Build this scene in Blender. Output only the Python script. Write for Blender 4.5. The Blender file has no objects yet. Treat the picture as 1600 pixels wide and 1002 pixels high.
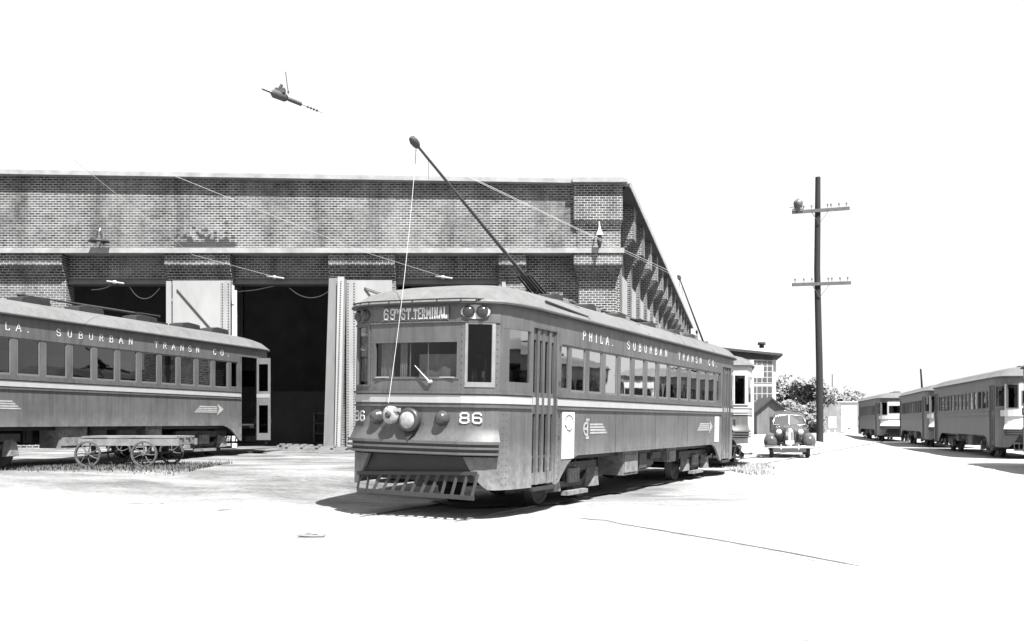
import bpy, math, random
from mathutils import Vector, Matrix, noise as mnoise
R = math.radians
random.seed(7)
scene = bpy.context.scene

# ------------------------------------------------------------------ camera
F, HOR, HCAM = 1500.0, 660.0, 1.35
cam_d = bpy.data.cameras.new('camera'); cam = bpy.data.objects.new('camera', cam_d)
scene.collection.objects.link(cam)
cam.location = (0, 0, HCAM); cam.rotation_euler = (R(90), 0, 0)
cam_d.sensor_width = 36; cam_d.lens = 36*F/1600
cam_d.shift_x = 0; cam_d.shift_y = (HOR-501)/1600
cam_d.clip_end = 6000; cam_d.clip_start = .1
scene.camera = cam

# ------------------------------------------------------------------ light
EL, AZ = 58.0, 28.0          # sun elevation; azimuth to the right of straight behind the camera
w = bpy.data.worlds.new('World'); scene.world = w; w.use_nodes = True
nt = w.node_tree; nt.nodes.clear()
sky = nt.nodes.new('ShaderNodeTexSky'); sky.sky_type = 'NISHITA'; sky.sun_disc = False
sky.sun_elevation = R(EL); sky.sun_rotation = R(180-AZ); sky.air_density = 1; sky.dust_density = 4
bw = nt.nodes.new('ShaderNodeRGBToBW'); nt.links.new(sky.outputs[0], bw.inputs[0])
mx = nt.nodes.new('ShaderNodeMath'); mx.operation = 'MULTIPLY_ADD'
mx.inputs[1].default_value = .12; mx.inputs[2].default_value = 2.82
nt.links.new(bw.outputs[0], mx.inputs[0])
bg = nt.nodes.new('ShaderNodeBackground'); bg.inputs[1].default_value = .1
nt.links.new(mx.outputs[0], bg.inputs[0])
wo = nt.nodes.new('ShaderNodeOutputWorld'); nt.links.new(bg.outputs[0], wo.inputs[0])
sd = bpy.data.lights.new('sun', 'SUN'); so = bpy.data.objects.new('sun', sd)
scene.collection.objects.link(so)
sd.energy = 5.0; sd.angle = R(.5); sd.color = (1, .997, .99)
S = Vector((math.cos(R(EL))*math.sin(R(AZ)), -math.cos(R(EL))*math.cos(R(AZ)), math.sin(R(EL))))
so.rotation_euler = S.to_track_quat('Z', 'Y').to_euler()
so.location = (20, -20, 40)
vs = scene.view_settings
vs.view_transform = 'Standard'; vs.look = 'None'; vs.gamma = 1; vs.exposure = 1.8; vs.use_curve_mapping = False

# ------------------------------------------------------------------ materials
def nodes(m):
    m.use_nodes = True
    t = m.node_tree; b = t.nodes['Principled BSDF']
    return t, b
def grey(v): return (v, v, v, 1)
def ramp(t, fac, stops):
    r = t.nodes.new('ShaderNodeValToRGB'); e = r.color_ramp.elements
    while len(e) < len(stops): e.new(.5)
    for q, (p, v) in zip(e, stops): q.position = p; q.color = grey(v)
    t.links.new(fac, r.inputs[0]); return r
def noise(t, scale, detail=4, rough=.6, co=None, sx=1, sy=1, sz=1):
    n = t.nodes.new('ShaderNodeTexNoise'); n.inputs['Scale'].default_value = scale
    n.inputs['Detail'].default_value = detail; n.inputs['Roughness'].default_value = rough
    mp = t.nodes.new('ShaderNodeMapping'); mp.inputs['Scale'].default_value = (sx, sy, sz)
    if co is None:
        tc = t.nodes.new('ShaderNodeTexCoord'); co = tc.outputs['Object']
    t.links.new(co, mp.inputs[0]); t.links.new(mp.outputs[0], n.inputs['Vector'])
    return n
MATS = {}
def mat(name, v, rough=.6, var=.18, scale=3.0, metal=0, bump=0.0, streak=False, spec=.5):
    if name in MATS: return MATS[name]
    if not metal: v *= .61
    m = bpy.data.materials.new(name); t, b = nodes(m)
    n = noise(t, scale, 5, .65, sz=.25 if streak else 1)
    r = ramp(t, n.outputs['Fac'], [(.3, v*(1-var)), (.5, v), (.72, min(1, v*(1+var)))])
    t.links.new(r.outputs[0], b.inputs['Base Color'])
    n2 = noise(t, scale*4, 3)
    mr = t.nodes.new('ShaderNodeMapRange'); mr.inputs['To Min'].default_value = max(0, rough-.1); mr.inputs['To Max'].default_value = min(1, rough+.12)
    t.links.new(n2.outputs['Fac'], mr.inputs[0]); t.links.new(mr.outputs[0], b.inputs['Roughness'])
    b.inputs['Metallic'].default_value = metal
    b.inputs['Specular IOR Level'].default_value = spec
    if bump:
        bp = t.nodes.new('ShaderNodeBump'); bp.inputs['Strength'].default_value = bump; bp.inputs['Distance'].default_value = .02
        n3 = noise(t, scale*6, 6, .7); t.links.new(n3.outputs['Fac'], bp.inputs['Height']); t.links.new(bp.outputs[0], b.inputs['Normal'])
    MATS[name] = m; return m
def grimy(name, v, rough=.45, streaks=.3):
    """painted steel: broad tone changes, rain streaks and dust thrown up on the lower part"""
    m = bpy.data.materials.new(name); t, b = nodes(m); v *= .61
    n = noise(t, 1.1, 6, .65); r = ramp(t, n.outputs['Fac'], [(.3, v*.8), (.5, v), (.7, v*1.22)])
    n2 = noise(t, 9, 5, .7, None, 1, 1, .06); r2 = ramp(t, n2.outputs['Fac'], [(.35, 1-streaks), (.55, 1), (.75, 1)])
    mx_ = t.nodes.new('ShaderNodeMix'); mx_.data_type = 'RGBA'; mx_.blend_type = 'MULTIPLY'; mx_.inputs['Factor'].default_value = 1
    t.links.new(r.outputs[0], mx_.inputs['A']); t.links.new(r2.outputs[0], mx_.inputs['B'])
    tc = t.nodes.new('ShaderNodeTexCoord'); sp = t.nodes.new('ShaderNodeSeparateXYZ'); t.links.new(tc.outputs['Object'], sp.inputs[0])
    q = t.nodes.new('ShaderNodeMapRange'); q.inputs['From Min'].default_value = 1.15; q.inputs['From Max'].default_value = .4; t.links.new(sp.outputs[2], q.inputs[0])
    n3 = noise(t, 5, 7, .75); r3 = ramp(t, n3.outputs['Fac'], [(.35, .1), (.65, .9)])
    mm = t.nodes.new('ShaderNodeMath'); mm.operation = 'MULTIPLY'; t.links.new(q.outputs[0], mm.inputs[0]); t.links.new(r3.outputs[0], mm.inputs[1])
    mb = t.nodes.new('ShaderNodeMix'); mb.data_type = 'RGBA'; mb.inputs['B'].default_value = grey(.2)
    t.links.new(mm.outputs[0], mb.inputs['Factor']); t.links.new(mx_.outputs['Result'], mb.inputs['A']); t.links.new(mb.outputs['Result'], b.inputs['Base Color'])
    bp = t.nodes.new('ShaderNodeBump'); bp.inputs['Strength'].default_value = .25; bp.inputs['Distance'].default_value = .03
    n4 = noise(t, 1.6, 3, .5); t.links.new(n4.outputs['Fac'], bp.inputs['Height']); t.links.new(bp.outputs[0], b.inputs['Normal'])
    n5 = noise(t, 6, 5, .7); q2 = t.nodes.new('ShaderNodeMapRange'); q2.inputs['To Min'].default_value = rough-.15; q2.inputs['To Max'].default_value = rough+.25
    t.links.new(n5.outputs['Fac'], q2.inputs[0]); t.links.new(q2.outputs[0], b.inputs['Roughness'])
    return m
def glass(name, tint=.6, ior=1.9, rough=.02, pw_=1.35):
    m = bpy.data.materials.new(name); t, b = nodes(m); t.nodes.remove(b)
    tr = t.nodes.new('ShaderNodeBsdfTransparent'); tr.inputs[0].default_value = grey(tint)
    gl = t.nodes.new('ShaderNodeBsdfGlossy'); gl.inputs['Roughness'].default_value = rough; gl.inputs['Color'].default_value = grey(.95)
    lw = t.nodes.new('ShaderNodeLayerWeight'); lw.inputs[0].default_value = .5
    pw = t.nodes.new('ShaderNodeMath'); pw.operation = 'POWER'; pw.inputs[1].default_value = pw_
    t.links.new(lw.outputs['Facing'], pw.inputs[0])
    fr = t.nodes.new('ShaderNodeMath'); fr.operation = 'MULTIPLY_ADD'; f0 = ((ior-1)/(ior+1))**2*1.3
    fr.inputs[1].default_value = 1-f0; fr.inputs[2].default_value = f0; t.links.new(pw.outputs[0], fr.inputs[0])
    ms = t.nodes.new('ShaderNodeMixShader')
    n = noise(t, 1.3, 2, .5); bp = t.nodes.new('ShaderNodeBump'); bp.inputs['Strength'].default_value = .06; bp.inputs['Distance'].default_value = .05
    t.links.new(n.outputs['Fac'], bp.inputs['Height']); t.links.new(bp.outputs[0], gl.inputs['Normal'])
    t.links.new(fr.outputs[0], ms.inputs[0]); t.links.new(tr.outputs[0], ms.inputs[1]); t.links.new(gl.outputs[0], ms.inputs[2])
    t.links.new(ms.outputs[0], t.nodes['Material Output'].inputs[0])
    return m
def brick(name, dark, light, mortar, cw=.2, ch=.081):
    m = bpy.data.materials.new(name); t, b = nodes(m)
    tc = t.nodes.new('ShaderNodeTexCoord'); br = t.nodes.new('ShaderNodeTexBrick')
    br.inputs['Scale'].default_value = 1; br.inputs['Mortar Size'].default_value = .011
    br.inputs['Brick Width'].default_value = cw; br.inputs['Row Height'].default_value = ch
    br.inputs['Mortar Smooth'].default_value = .2; br.inputs['Bias'].default_value = -.1
    br.offset = .5
    t.links.new(tc.outputs['UV'], br.inputs['Vector'])
    n0 = noise(t, 1.1, 6, .7, tc.outputs['UV'])
    a = ramp(t, n0.outputs['Fac'], [(.32, dark*.75), (.5, dark), (.68, dark*1.7)])
    c = ramp(t, n0.outputs['Fac'], [(.32, light*.7), (.5, light), (.68, light*1.5)])
    n1 = noise(t, .45, 5, .7, tc.outputs['UV'])
    d = ramp(t, n1.outputs['Fac'], [(.35, mortar*.45), (.5, mortar), (.7, min(1, mortar*1.35))])
    t.links.new(a.outputs[0], br.inputs['Color1']); t.links.new(c.outputs[0], br.inputs['Color2']); t.links.new(d.outputs[0], br.inputs['Mortar'])
    # pale bloom over parts of the wall
    n2 = noise(t, .33, 6, .72, tc.outputs['UV']); r2 = ramp(t, n2.outputs['Fac'], [(.45, 0), (.75, .55)])
    mixc = t.nodes.new('ShaderNodeMix'); mixc.data_type = 'RGBA'; mixc.inputs['B'].default_value = grey(mortar*.7)
    t.links.new(r2.outputs[0], mixc.inputs['Factor']); t.links.new(br.outputs['Color'], mixc.inputs['A'])
    n5 = noise(t, 1.2, 6, .7, tc.outputs['UV'], 1, .12, 1); r5 = ramp(t, n5.outputs['Fac'], [(.36, .5), (.5, .95), (.7, 1)])
    n6 = noise(t, 3.2, 8, .8, tc.outputs['UV']); r6 = ramp(t, n6.outputs['Fac'], [(.34, .55), (.5, .95), (.62, 1)])
    cur = mixc.outputs['Result']
    for rr in (r5, r6):
        mu = t.nodes.new('ShaderNodeMix'); mu.data_type = 'RGBA'; mu.blend_type = 'MULTIPLY'; mu.inputs['Factor'].default_value = .8
        t.links.new(cur, mu.inputs['A']); t.links.new(rr.outputs[0], mu.inputs['B']); cur = mu.outputs['Result']
    t.links.new(cur, b.inputs['Base Color'])
    bp = t.nodes.new('ShaderNodeBump'); bp.inputs['Strength'].default_value = .6; bp.inputs['Distance'].default_value = .01; bp.invert = True
    t.links.new(br.outputs['Fac'], bp.inputs['Height']); t.links.new(bp.outputs[0], b.inputs['Normal'])
    b.inputs['Roughness'].default_value = .92; b.inputs['Specular IOR Level'].default_value = .2
    return m
BRICK = brick('brick', .03, .08, .32)
BRICK_D = mat('dark_brick', .03, .9, .4, 6)
PAINT = grimy('tram_paint', .108)
PAINTR = grimy('tram_roof_paint', .16, .6, .2)
PAINT_D = mat('dull_tram_paint', .14, .5, .2, 2.0, streak=True)
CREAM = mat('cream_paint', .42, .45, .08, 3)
WHITE = mat('white_paint', .72, .5, .05, 3)
LETTER = mat('letter_paint', .72, .6, .12, 9)
FADED = mat('faded_letter_paint', .38, .6, .2, 9)
SILVER = mat('light_metal', .55, .4, .15, 5)
FRAME = mat('window_frame_paint', .16, .45, .12, 5)
FRAME_L = mat('pale_frame_paint', .25, .45, .15, 6)
DARK = mat('dark_iron', .022, .6, .3, 5)
BLACK = mat('black_interior', .012, .8, .2, 3)
IRON = mat('rusty_iron', .05, .7, .35, 8, bump=.2)
DUST = mat('dusty_iron', .2, .85, .5, 7, bump=.3)
RAIL = mat('rail_steel', .16, .5, .3, 6)
INTER = mat('tram_interior', .045, .7, .2, 3)
CURTAIN = mat('window_blind_cloth', .5, .9, .2, 6)
SEAT = mat('seat_cloth', .10, .8, .25, 6)
CONC = mat('stone_trim', .34, .85, .25, 2.5, bump=.1)
DOORP = mat('barn_door_paint', .36, .75, .16, 1.2, streak=True, bump=.05)
STEEL = mat('grey_lintel_steel', .13, .6, .2, 3)
WOOD = mat('old_wood', .045, .85, .4, 3, streak=True, bump=.3)
WOODL = mat('weathered_timber', .22, .85, .35, 4, bump=.2)
TAR = mat('roofing_tar', .05, .9, .3, 3)
GLASS = glass('window_glass', .48, 1.5, pw_=1.15)
GLASS_F = glass('clear_front_glass', .5, 1.3, pw_=2.4)
GLASS_D = glass('dark_window_glass', .1, 1.4, pw_=5)
LENS = mat('lamp_lens', .035, .15, .2, 8)
CARP = mat('car_paint', .09, .15, .1, 4)
CHROME = mat('chrome', .8, .18, .05, 4, metal=1)
RUBBER = mat('tyre_rubber', .02, .85, .2, 6)
PLASTER = mat('pale_wall', .62, .85, .12, 1.5)
CINDER_SHADE = mat('cinder_shade', .11, .95, .5, 3, bump=.6)

# ------------------------------------------------------------------ mesh helpers
class MB:
    def __init__(s): s.v = []; s.f = []; s.sm = []
    def add(s, vs, fs, smooth=False):
        o = len(s.v); s.v += [tuple(p) for p in vs]
        for f in fs: s.f.append(tuple(o+i for i in f)); s.sm.append(smooth)
        return s
    def box(s, x0, x1, y0, y1, z0, z1):
        return s.add([(x0,y0,z0),(x1,y0,z0),(x1,y1,z0),(x0,y1,z0),(x0,y0,z1),(x1,y0,z1),(x1,y1,z1),(x0,y1,z1)],
                     [(0,3,2,1),(4,5,6,7),(0,1,5,4),(1,2,6,5),(2,3,7,6),(3,0,4,7)])
    def hexa(s, p):      # 8 points: bottom ring 0-3, top ring 4-7
        return s.add(p, [(0,3,2,1),(4,5,6,7),(0,1,5,4),(1,2,6,5),(2,3,7,6),(3,0,4,7)])
    def prism(s, poly, d):   # poly: 3D points, d: extrusion vector
        n = len(poly); d = Vector(d)
        a = [Vector(p) for p in poly]; b = [p+d for p in a]
        fs = [tuple(range(n))[::-1], tuple(range(n, 2*n))]
        for i in range(n): j = (i+1) % n; fs.append((i, j, n+j, n+i))
        return s.add(a+b, fs)
    def tube(s, pts, r, seg=8, smooth=True, cap=True):
        pts = [Vector(p) for p in pts]; rs = r if isinstance(r, (list, tuple)) else [r]*len(pts)
        vs = []; fs = []
        up = Vector((0,0,1))
        for i, p in enumerate(pts):
            d = (pts[min(i+1, len(pts)-1)]-pts[max(i-1, 0)]).normalized()
            a = d.cross(up)
            if a.length < .05: a = d.cross(Vector((1,0,0)))
            a.normalize(); b = a.cross(d)
            for k in range(seg):
                t = 2*math.pi*k/seg; vs.append(p+(a*math.cos(t)+b*math.sin(t))*rs[i])
        for i in range(len(pts)-1):
            for k in range(seg):
                j = (k+1) % seg; fs.append((i*seg+k, i*seg+j, (i+1)*seg+j, (i+1)*seg+k))
        s.add(vs, fs, smooth)
        if cap:
            n = len(pts); s.add(vs[:seg], [tuple(range(seg))[::-1]]); s.add(vs[(n-1)*seg:], [tuple(range(seg))])
        return s
    def bar(s, a, b, w, h=None):   # rectangular bar between two points
        h = h or w; a = Vector(a); b = Vector(b); d = (b-a).normalized()
        u = d.cross(Vector((0,0,1)))
        if u.length < .05: u = Vector((1,0,0))
        u.normalize(); v = u.cross(d)
        q = [(-1,-1),(1,-1),(1,1),(-1,1)]
        return s.hexa([a+u*x*w/2+v*y*h/2 for x,y in q]+[b+u*x*w/2+v*y*h/2 for x,y in q])
    def rings(s, rings, smooth=True, close=True, cap=(False, False)):
        n = len(rings[0]); vs = [p for r in rings for p in r]; fs = []
        for i in range(len(rings)-1):
            for k in range(n if close else n-1):
                j = (k+1) % n; fs.append((i*n+k, i*n+j, (i+1)*n+j, (i+1)*n+k))
        s.add(vs, fs, smooth)
        if cap[0]: s.add(rings[0], [tuple(range(n))[::-1]])
        if cap[1]: s.add(rings[-1], [tuple(range(n))])
        return s
    def lathe(s, c, axis, prof, seg=16, smooth=True):  # prof: (dist along axis, radius)
        c = Vector(c); ax = Vector(axis).normalized(); a = ax.cross(Vector((0,0,1)))
        if a.length < .05: a = Vector((1,0,0))
        a.normalize(); b = a.cross(ax)
        rg = [[c+ax*h+(a*math.cos(2*math.pi*k/seg)+b*math.sin(2*math.pi*k/seg))*r for k in range(seg)] for h, r in prof]
        return s.rings(rg, smooth, True, (prof[0][1] > .003, prof[-1][1] > .003))
    def build(s, name, m, parent=None, loc=None):
        me = bpy.data.meshes.new(name); me.from_pydata(s.v, [], s.f); me.update()
        me.polygons.foreach_set('use_smooth', s.sm)
        uv = me.uv_layers.new(name='UVMap').data
        for p in me.polygons:
            n = p.normal
            if abs(n.z) > .8: t, b = Vector((1,0,0)), Vector((0,1,0))
            else:
                t = Vector((-n.y, n.x, 0)); t.normalize(); b = Vector((0,0,1))
                if t.x + t.y*.3 < 0: t = -t
            for li in p.loop_indices:
                co = me.vertices[me.loops[li].vertex_index].co
                uv[li].uv = (co.dot(t), co.dot(b))
        o = bpy.data.objects.new(name, me); scene.collection.objects.link(o)
        me.materials.append(m)
        if parent: o.parent = parent
        if loc: o.location = loc
        return o
def tag(o, label=None, cat=None, group=None, kind=None):
    if label: o['label'] = label
    if cat: o['category'] = cat
    if group: o['group'] = group
    if kind: o['kind'] = kind
    return o
def empty(name, loc, rz=0):
    o = bpy.data.objects.new(name, None); scene.collection.objects.link(o)
    o.location = loc; o.rotation_euler = (0,0,rz); o.empty_display_size = .3; return o
def copy_tree(o, parent=None):
    c = o.copy(); scene.collection.objects.link(c)
    if parent: c.parent = parent
    for ch in [q for q in scene.objects if q.parent == o and q != c]: copy_tree(ch, c)
    return c
def sstep(a, b, x):
    t = max(0, min(1, (x-a)/(b-a))); return t*t*(3-2*t)
def at(px, py, D):    # point seen at a place in the photograph at distance D
    return Vector(((px-800)/F*D, D, HCAM+(HOR-py)/F*D))

# ------------------------------------------------------------------ lie of the land
T86 = Vector((-1.4375, 13.735)); YAW86 = R(26.4)
def gz(x, y):
    dx, dy = x-T86.x, y-T86.y
    lx = dx*math.cos(YAW86)-dy*math.sin(YAW86)
    m = sstep(-1.7, -4.4, lx) if lx > -6 else 1
    yy = y + .6*max(0, -x-6)
    h = (.42*sstep(14.5, 20.5, yy)+.065*sstep(25, 30, y))*m
    far = sstep(84, 110, y)*.0
    return h+far

# ------------------------------------------------------------------ ground
def ground_mat():
    m = bpy.data.materials.new('pale_dirt'); t, b = nodes(m)
    tc = t.nodes.new('ShaderNodeTexCoord'); O = tc.outputs['Object']
    def mth(op, a, c):
        n = t.nodes.new('ShaderNodeMath'); n.operation = op; n.use_clamp = True
        for k, q in enumerate((a, c)):
            if isinstance(q, (int, float)): n.inputs[k].default_value = q
            else: t.links.new(q, n.inputs[k])
        return n.outputs[0]
    n1 = noise(t, .6, 9, .7, O, .5, 1.6, 1)
    r1 = ramp(t, n1.outputs['Fac'], [(.36, .075), (.46, .12), (.56, .18), (.7, .24)])
    n4 = noise(t, .35, 6, .6, O)
    sx = t.nodes.new('ShaderNodeSeparateXYZ'); t.links.new(O, sx.inputs[0])
    def mr(o, a, c, x, y):
        q = t.nodes.new('ShaderNodeMapRange'); q.interpolation_type = 'SMOOTHSTEP'
        for k, v in zip(('From Min', 'From Max', 'To Min', 'To Max'), (a, c, x, y)): q.inputs[k].default_value = v
        t.links.new(o, q.inputs[0]); return q.outputs[0]
    # trodden, cinder-strewn part between the tracks; the foreground lane is bare pale dirt
    tro = mth('MULTIPLY', mr(sx.outputs[1], 13.5, 17.5, 0, 1), mr(sx.outputs[0], 6.5, 2.5, 0, 1))
    tro = mth('MULTIPLY', tro, mr(n4.outputs['Fac'], .3, .5, .35, 1))
    mixc = t.nodes.new('ShaderNodeMix'); mixc.data_type = 'RGBA'; t.links.new(tro, mixc.inputs['Factor'])
    n5 = noise(t, .8, 8, .7, O); r5 = ramp(t, n5.outputs['Fac'], [(.3, .25), (.5, .31), (.7, .35)])
    t.links.new(r5.outputs[0], mixc.inputs['A']); t.links.new(r1.outputs[0], mixc.inputs['B'])
    n2 = noise(t, 9, 9, .8, O); r2 = ramp(t, n2.outputs['Fac'], [(.33, .45), (.48, .9), (.7, 1.0)])
    m2 = t.nodes.new('ShaderNodeMix'); m2.data_type = 'RGBA'; m2.blend_type = 'MULTIPLY'; m2.inputs['Factor'].default_value = 1
    t.links.new(mixc.outputs['Result'], m2.inputs['A']); t.links.new(r2.outputs[0], m2.inputs['B'])
    t.links.new(m2.outputs['Result'], b.inputs['Base Color'])
    b.inputs['Roughness'].default_value = .95; b.inputs['Specular IOR Level'].default_value = .1
    bp = t.nodes.new('ShaderNodeBump'); bp.inputs['Strength'].default_value = .5; bp.inputs['Distance'].default_value = .05
    n3 = noise(t, 5, 10, .8, O); t.links.new(n3.outputs['Fac'], bp.inputs['Height']); t.links.new(bp.outputs[0], b.inputs['Normal'])
    return m
def axis(a, b, fine0, fine1, st, grow=1.25):
    out = [fine0]; 
    while out[-1] < fine1: out.append(out[-1]+st)
    s = st
    while out[-1] < b: s *= grow; out.append(out[-1]+s)
    s = st; lo = []
    x = fine0
    while x > a: s *= grow; x -= s; lo.append(x)
    return lo[::-1]+out
xs = axis(-3000, 3000, -14, 12, .3); ys = axis(-60, 4500, 4, 33, .3)
g = MB(); nx = len(xs)
vs_ = [(x, y, gz(x, y)+ (.028*mnoise.noise(Vector((x*.8, y*.8, 3)))+.012*mnoise.noise(Vector((x*3, y*3, 8))) if y < 60 and abs(x) < 40 else 0)-.02) for y in ys for x in xs]
fs_ = [(j*nx+i, j*nx+i+1, (j+1)*nx+i+1, (j+1)*nx+i) for j in range(len(ys)-1) for i in range(nx-1)]
g.add(vs_, fs_, True)
tag(g.build('ground', ground_mat()), kind='structure')

def track(name, p0, yaw, y0, y1, dz=0.0, half=.79, bed=None, sag=None):
    m = MB(); c, s_ = math.cos(yaw), math.sin(yaw)
    def W(lx, ly): return (p0[0]+lx*c+ly*s_, p0[1]-lx*s_+ly*c)
    n = int((y1-y0)/1.0)
    for sx in (-1, 1):
        rg = []
        for i in range(n+1):
            ly = y0+(y1-y0)*i/n
            ring = []
            for (dx, z) in ((-.035, -.06), (.035, -.06), (.035, .006), (-.035, .006)):
                x, y = W(sx*half+dx, ly); zz = gz(*W(sx*half, ly)) + z + (sag(ly) if sag else 0)
                ring.append((x, y, zz))
            rg.append(ring)
        m.rings(rg, False, True, (True, True))
    tag(m.build(name, RAIL), kind='structure')
    if bed:
        b = MB(); y0, y1 = bed[2:]; n = int((y1-y0)/.25); L = []; rb = random.Random(4)
        for i in range(n+1):
            ly = y0+(y1-y0)*i/n; e0 = min(1, (i+1)/5)
            a = W((-bed[0]+.15*math.sin(ly*1.7)+rb.uniform(-.07,.07))*e0, ly); d = W((bed[1]+.12*math.sin(ly*2.3+1)+rb.uniform(-.08,.08))*e0, ly)
            L.append([(a[0], a[1], gz(*a)+.014), (d[0], d[1], gz(*d)+.014)])
        b.rings(L, False, False)
        tag(b.build('bed_shade', CINDER_SHADE), kind='structure')  # cinder bed coloured extra dark to deepen the shade under the tram
track('rails', T86, YAW86, -.9, 60, bed=(1.25, .95, 1.6, 15), sag=lambda l: -.08*sstep(.5, -1.0, l))
YAWL = R(15.7); TL = Vector((-12.2, 15.43))
track('rails', TL, YAWL, -4, 40, bed=(1.3, 1.0, -3, 15.5))

# ------------------------------------------------------------------ lettering
GL = {  # strokes in a 1-high box; (width, strokes, serif points)
 'P': (.72, [[(.15,0),(.15,1)], [(.15,1),(.5,1),(.68,.88),(.68,.62),(.5,.5),(.15,.5)]], [(.15,0),(.15,1)]),
 'H': (.85, [[(.15,0),(.15,1)], [(.7,0),(.7,1)], [(.15,.5),(.7,.5)]], [(.15,0),(.15,1),(.7,0),(.7,1)]),
 'I': (.4, [[(.2,0),(.2,1)]], [(.2,0),(.2,1)]),
 'L': (.7, [[(.15,1),(.15,0),(.66,0),(.66,.2)]], [(.15,1)]),
 'A': (.9, [[(.08,0),(.45,1),(.82,0)], [(.22,.36),(.68,.36)]], [(.1,0),(.8,0)]),
 'S': (.75, [[(.65,.8),(.55,1),(.2,1),(.08,.85),(.08,.62),(.22,.52),(.55,.46),(.67,.35),(.67,.15),(.52,0),(.18,0),(.06,.2)]], []),
 'U': (.85, [[(.15,1),(.15,.2),(.3,0),(.55,0),(.7,.2),(.7,1)]], [(.15,1),(.7,1)]),
 'B': (.78, [[(.15,0),(.15,1),(.5,1),(.64,.88),(.64,.64),(.5,.53),(.15,.53)], [(.5,.53),(.7,.4),(.7,.12),(.52,0),(.05,0)]], [(.15,1)]),
 'R': (.85, [[(.15,0),(.15,1),(.5,1),(.66,.88),(.66,.62),(.5,.5),(.15,.5)], [(.42,.5),(.72,0)]], [(.15,0),(.74,0)]),
 'N': (.9, [[(.15,0),(.15,1),(.72,0),(.72,1)]], [(.15,0),(.72,1)]),
 'T': (.8, [[(.4,0),(.4,1)], [(.06,.8),(.06,1),(.74,1),(.74,.8)]], [(.4,0)]),
 'C': (.8, [[(.7,.8),(.55,1),(.25,1),(.08,.8),(.08,.2),(.25,0),(.55,0),(.7,.22)]], []),
 'O': (.85, [[(.25,1),(.55,1),(.72,.8),(.72,.2),(.55,0),(.25,0),(.08,.2),(.08,.8),(.25,1)]], []),
 '.': (.3, [[(.1,.03),(.2,.03)]], []),
 '8': (.95, [[(.25,1),(.65,1),(.8,.86),(.8,.62),(.65,.5),(.25,.5),(.1,.62),(.1,.86),(.25,1)], [(.65,.5),(.82,.38),(.82,.12),(.65,0),(.25,0),(.08,.12),(.08,.38),(.25,.5)]], []),
 '6': (.95, [[(.8,.85),(.65,1),(.25,1),(.08,.82),(.08,.15),(.25,0),(.65,0),(.82,.15),(.82,.4),(.65,.54),(.1,.54)]], []),
 '9': (.95, [[(.1,.15),(.25,0),(.65,0),(.82,.18),(.82,.85),(.65,1),(.25,1),(.08,.85),(.08,.6),(.25,.46),(.8,.46)]], []),
 'E': (.75, [[(.68,1),(.12,1),(.12,0),(.68,0)], [(.12,.5),(.58,.5)]], []),
 'M': (1.0, [[(.12,0),(.12,1),(.5,.3),(.88,1),(.88,0)]], []),
}
def letters(m, text, org, ux, uz, n, h, w=None, total=None, st=.13, serif=.2, gap=.25, xs_=1.0, proud=.006):
    """stroke letters laid on a surface: org, unit vectors, outward normal n"""
    org, ux, uz, n = Vector(org), Vector(ux), Vector(uz), Vector(n)
    ws = [(GL[c][0] if c != ' ' else .5)*xs_ for c in text]
    nat = sum(ws)+gap*(len(text)-1)
    k = h
    if total: gapx = (total/h-sum(ws))/max(1, len(text)-1)
    else: gapx = gap
    x = 0
    def seg(a, b, wd):
        a = Vector(a); b = Vector(b); d = (b-a); 
        if d.length == 0: return
        d.normalize(); q = Vector((-d.y, d.x))*wd/2; a -= d*wd*.45; b += d*wd*.45
        P = [a-q, b-q, b+q, a+q]
        P3 = [org+ux*(p.x*k)+uz*(p.y*k)+n*.001 for p in P]
        m.prism(P3, n*proud)
    for c, wd in zip(text, ws):
        if c != ' ':
            for pl in GL[c][1]:
                for a, b in zip(pl, pl[1:]): seg((x+a[0]*xs_, a[1]), (x+b[0]*xs_, b[1]), st)
            if serif:
                for (sx, sy) in GL[c][2]: seg((x+sx*xs_-serif*.6, sy), (x+sx*xs_+serif*.6, sy), st*.8)
        x += wd+gapx
    return m

# ------------------------------------------------------------------ tram
L = 14.2; HW = 1.37
OUT = [(0,0),(.4,.004),(.76,.035),(.95,.105),(1.12,.2),(1.22,.3),(1.29,.5),(1.34,.76),(1.37,1.05)]
def perim(off=0.0, inset=0.0):
    q = OUT
    right = [Vector(p) for p in q]
    full = [Vector((-p.x, p.y)) for p in right[:0:-1]]+right       # left side to right side across the front
    back = [Vector((p.x, L-p.y)) for p in full][::-1]
    pts = full+back                                                # closed loop
    if off:
        n = len(pts); o = []
        for i, p in enumerate(pts):
            d = (pts[(i+1) % n]-pts[i-1]).normalized(); o.append(p+Vector((d.y, -d.x))*off)
        pts = o
    return pts
NF = 2*len(OUT)-1     # points on one end
def offp(pl, d):
    o = []
    for i, p in enumerate(pl):
        t = (pl[min(i+1, len(pl)-1)]-pl[max(i-1, 0)]).normalized(); o.append(p+Vector((t.y, -t.x))*d)
    return o
def band(m, pl, z0, z1, off, th, zb=None, smooth=False):
    """wall strip that follows a plan polyline (outside on its right); zb optional list of bottom heights"""
    a = offp(pl, off); b = offp(pl, off-th); n = len(pl)
    zb = zb or [z0]*n
    rg = [[(a[i].x, a[i].y, zb[i]), (a[i].x, a[i].y, z1), (b[i].x, b[i].y, z1), (b[i].x, b[i].y, zb[i])] for i in range(n)]
    m.rings(rg, smooth, True, (True, True))
def endline(rear=False):
    p = perim()
    return p[:NF] if not rear else p[NF:]
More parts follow.
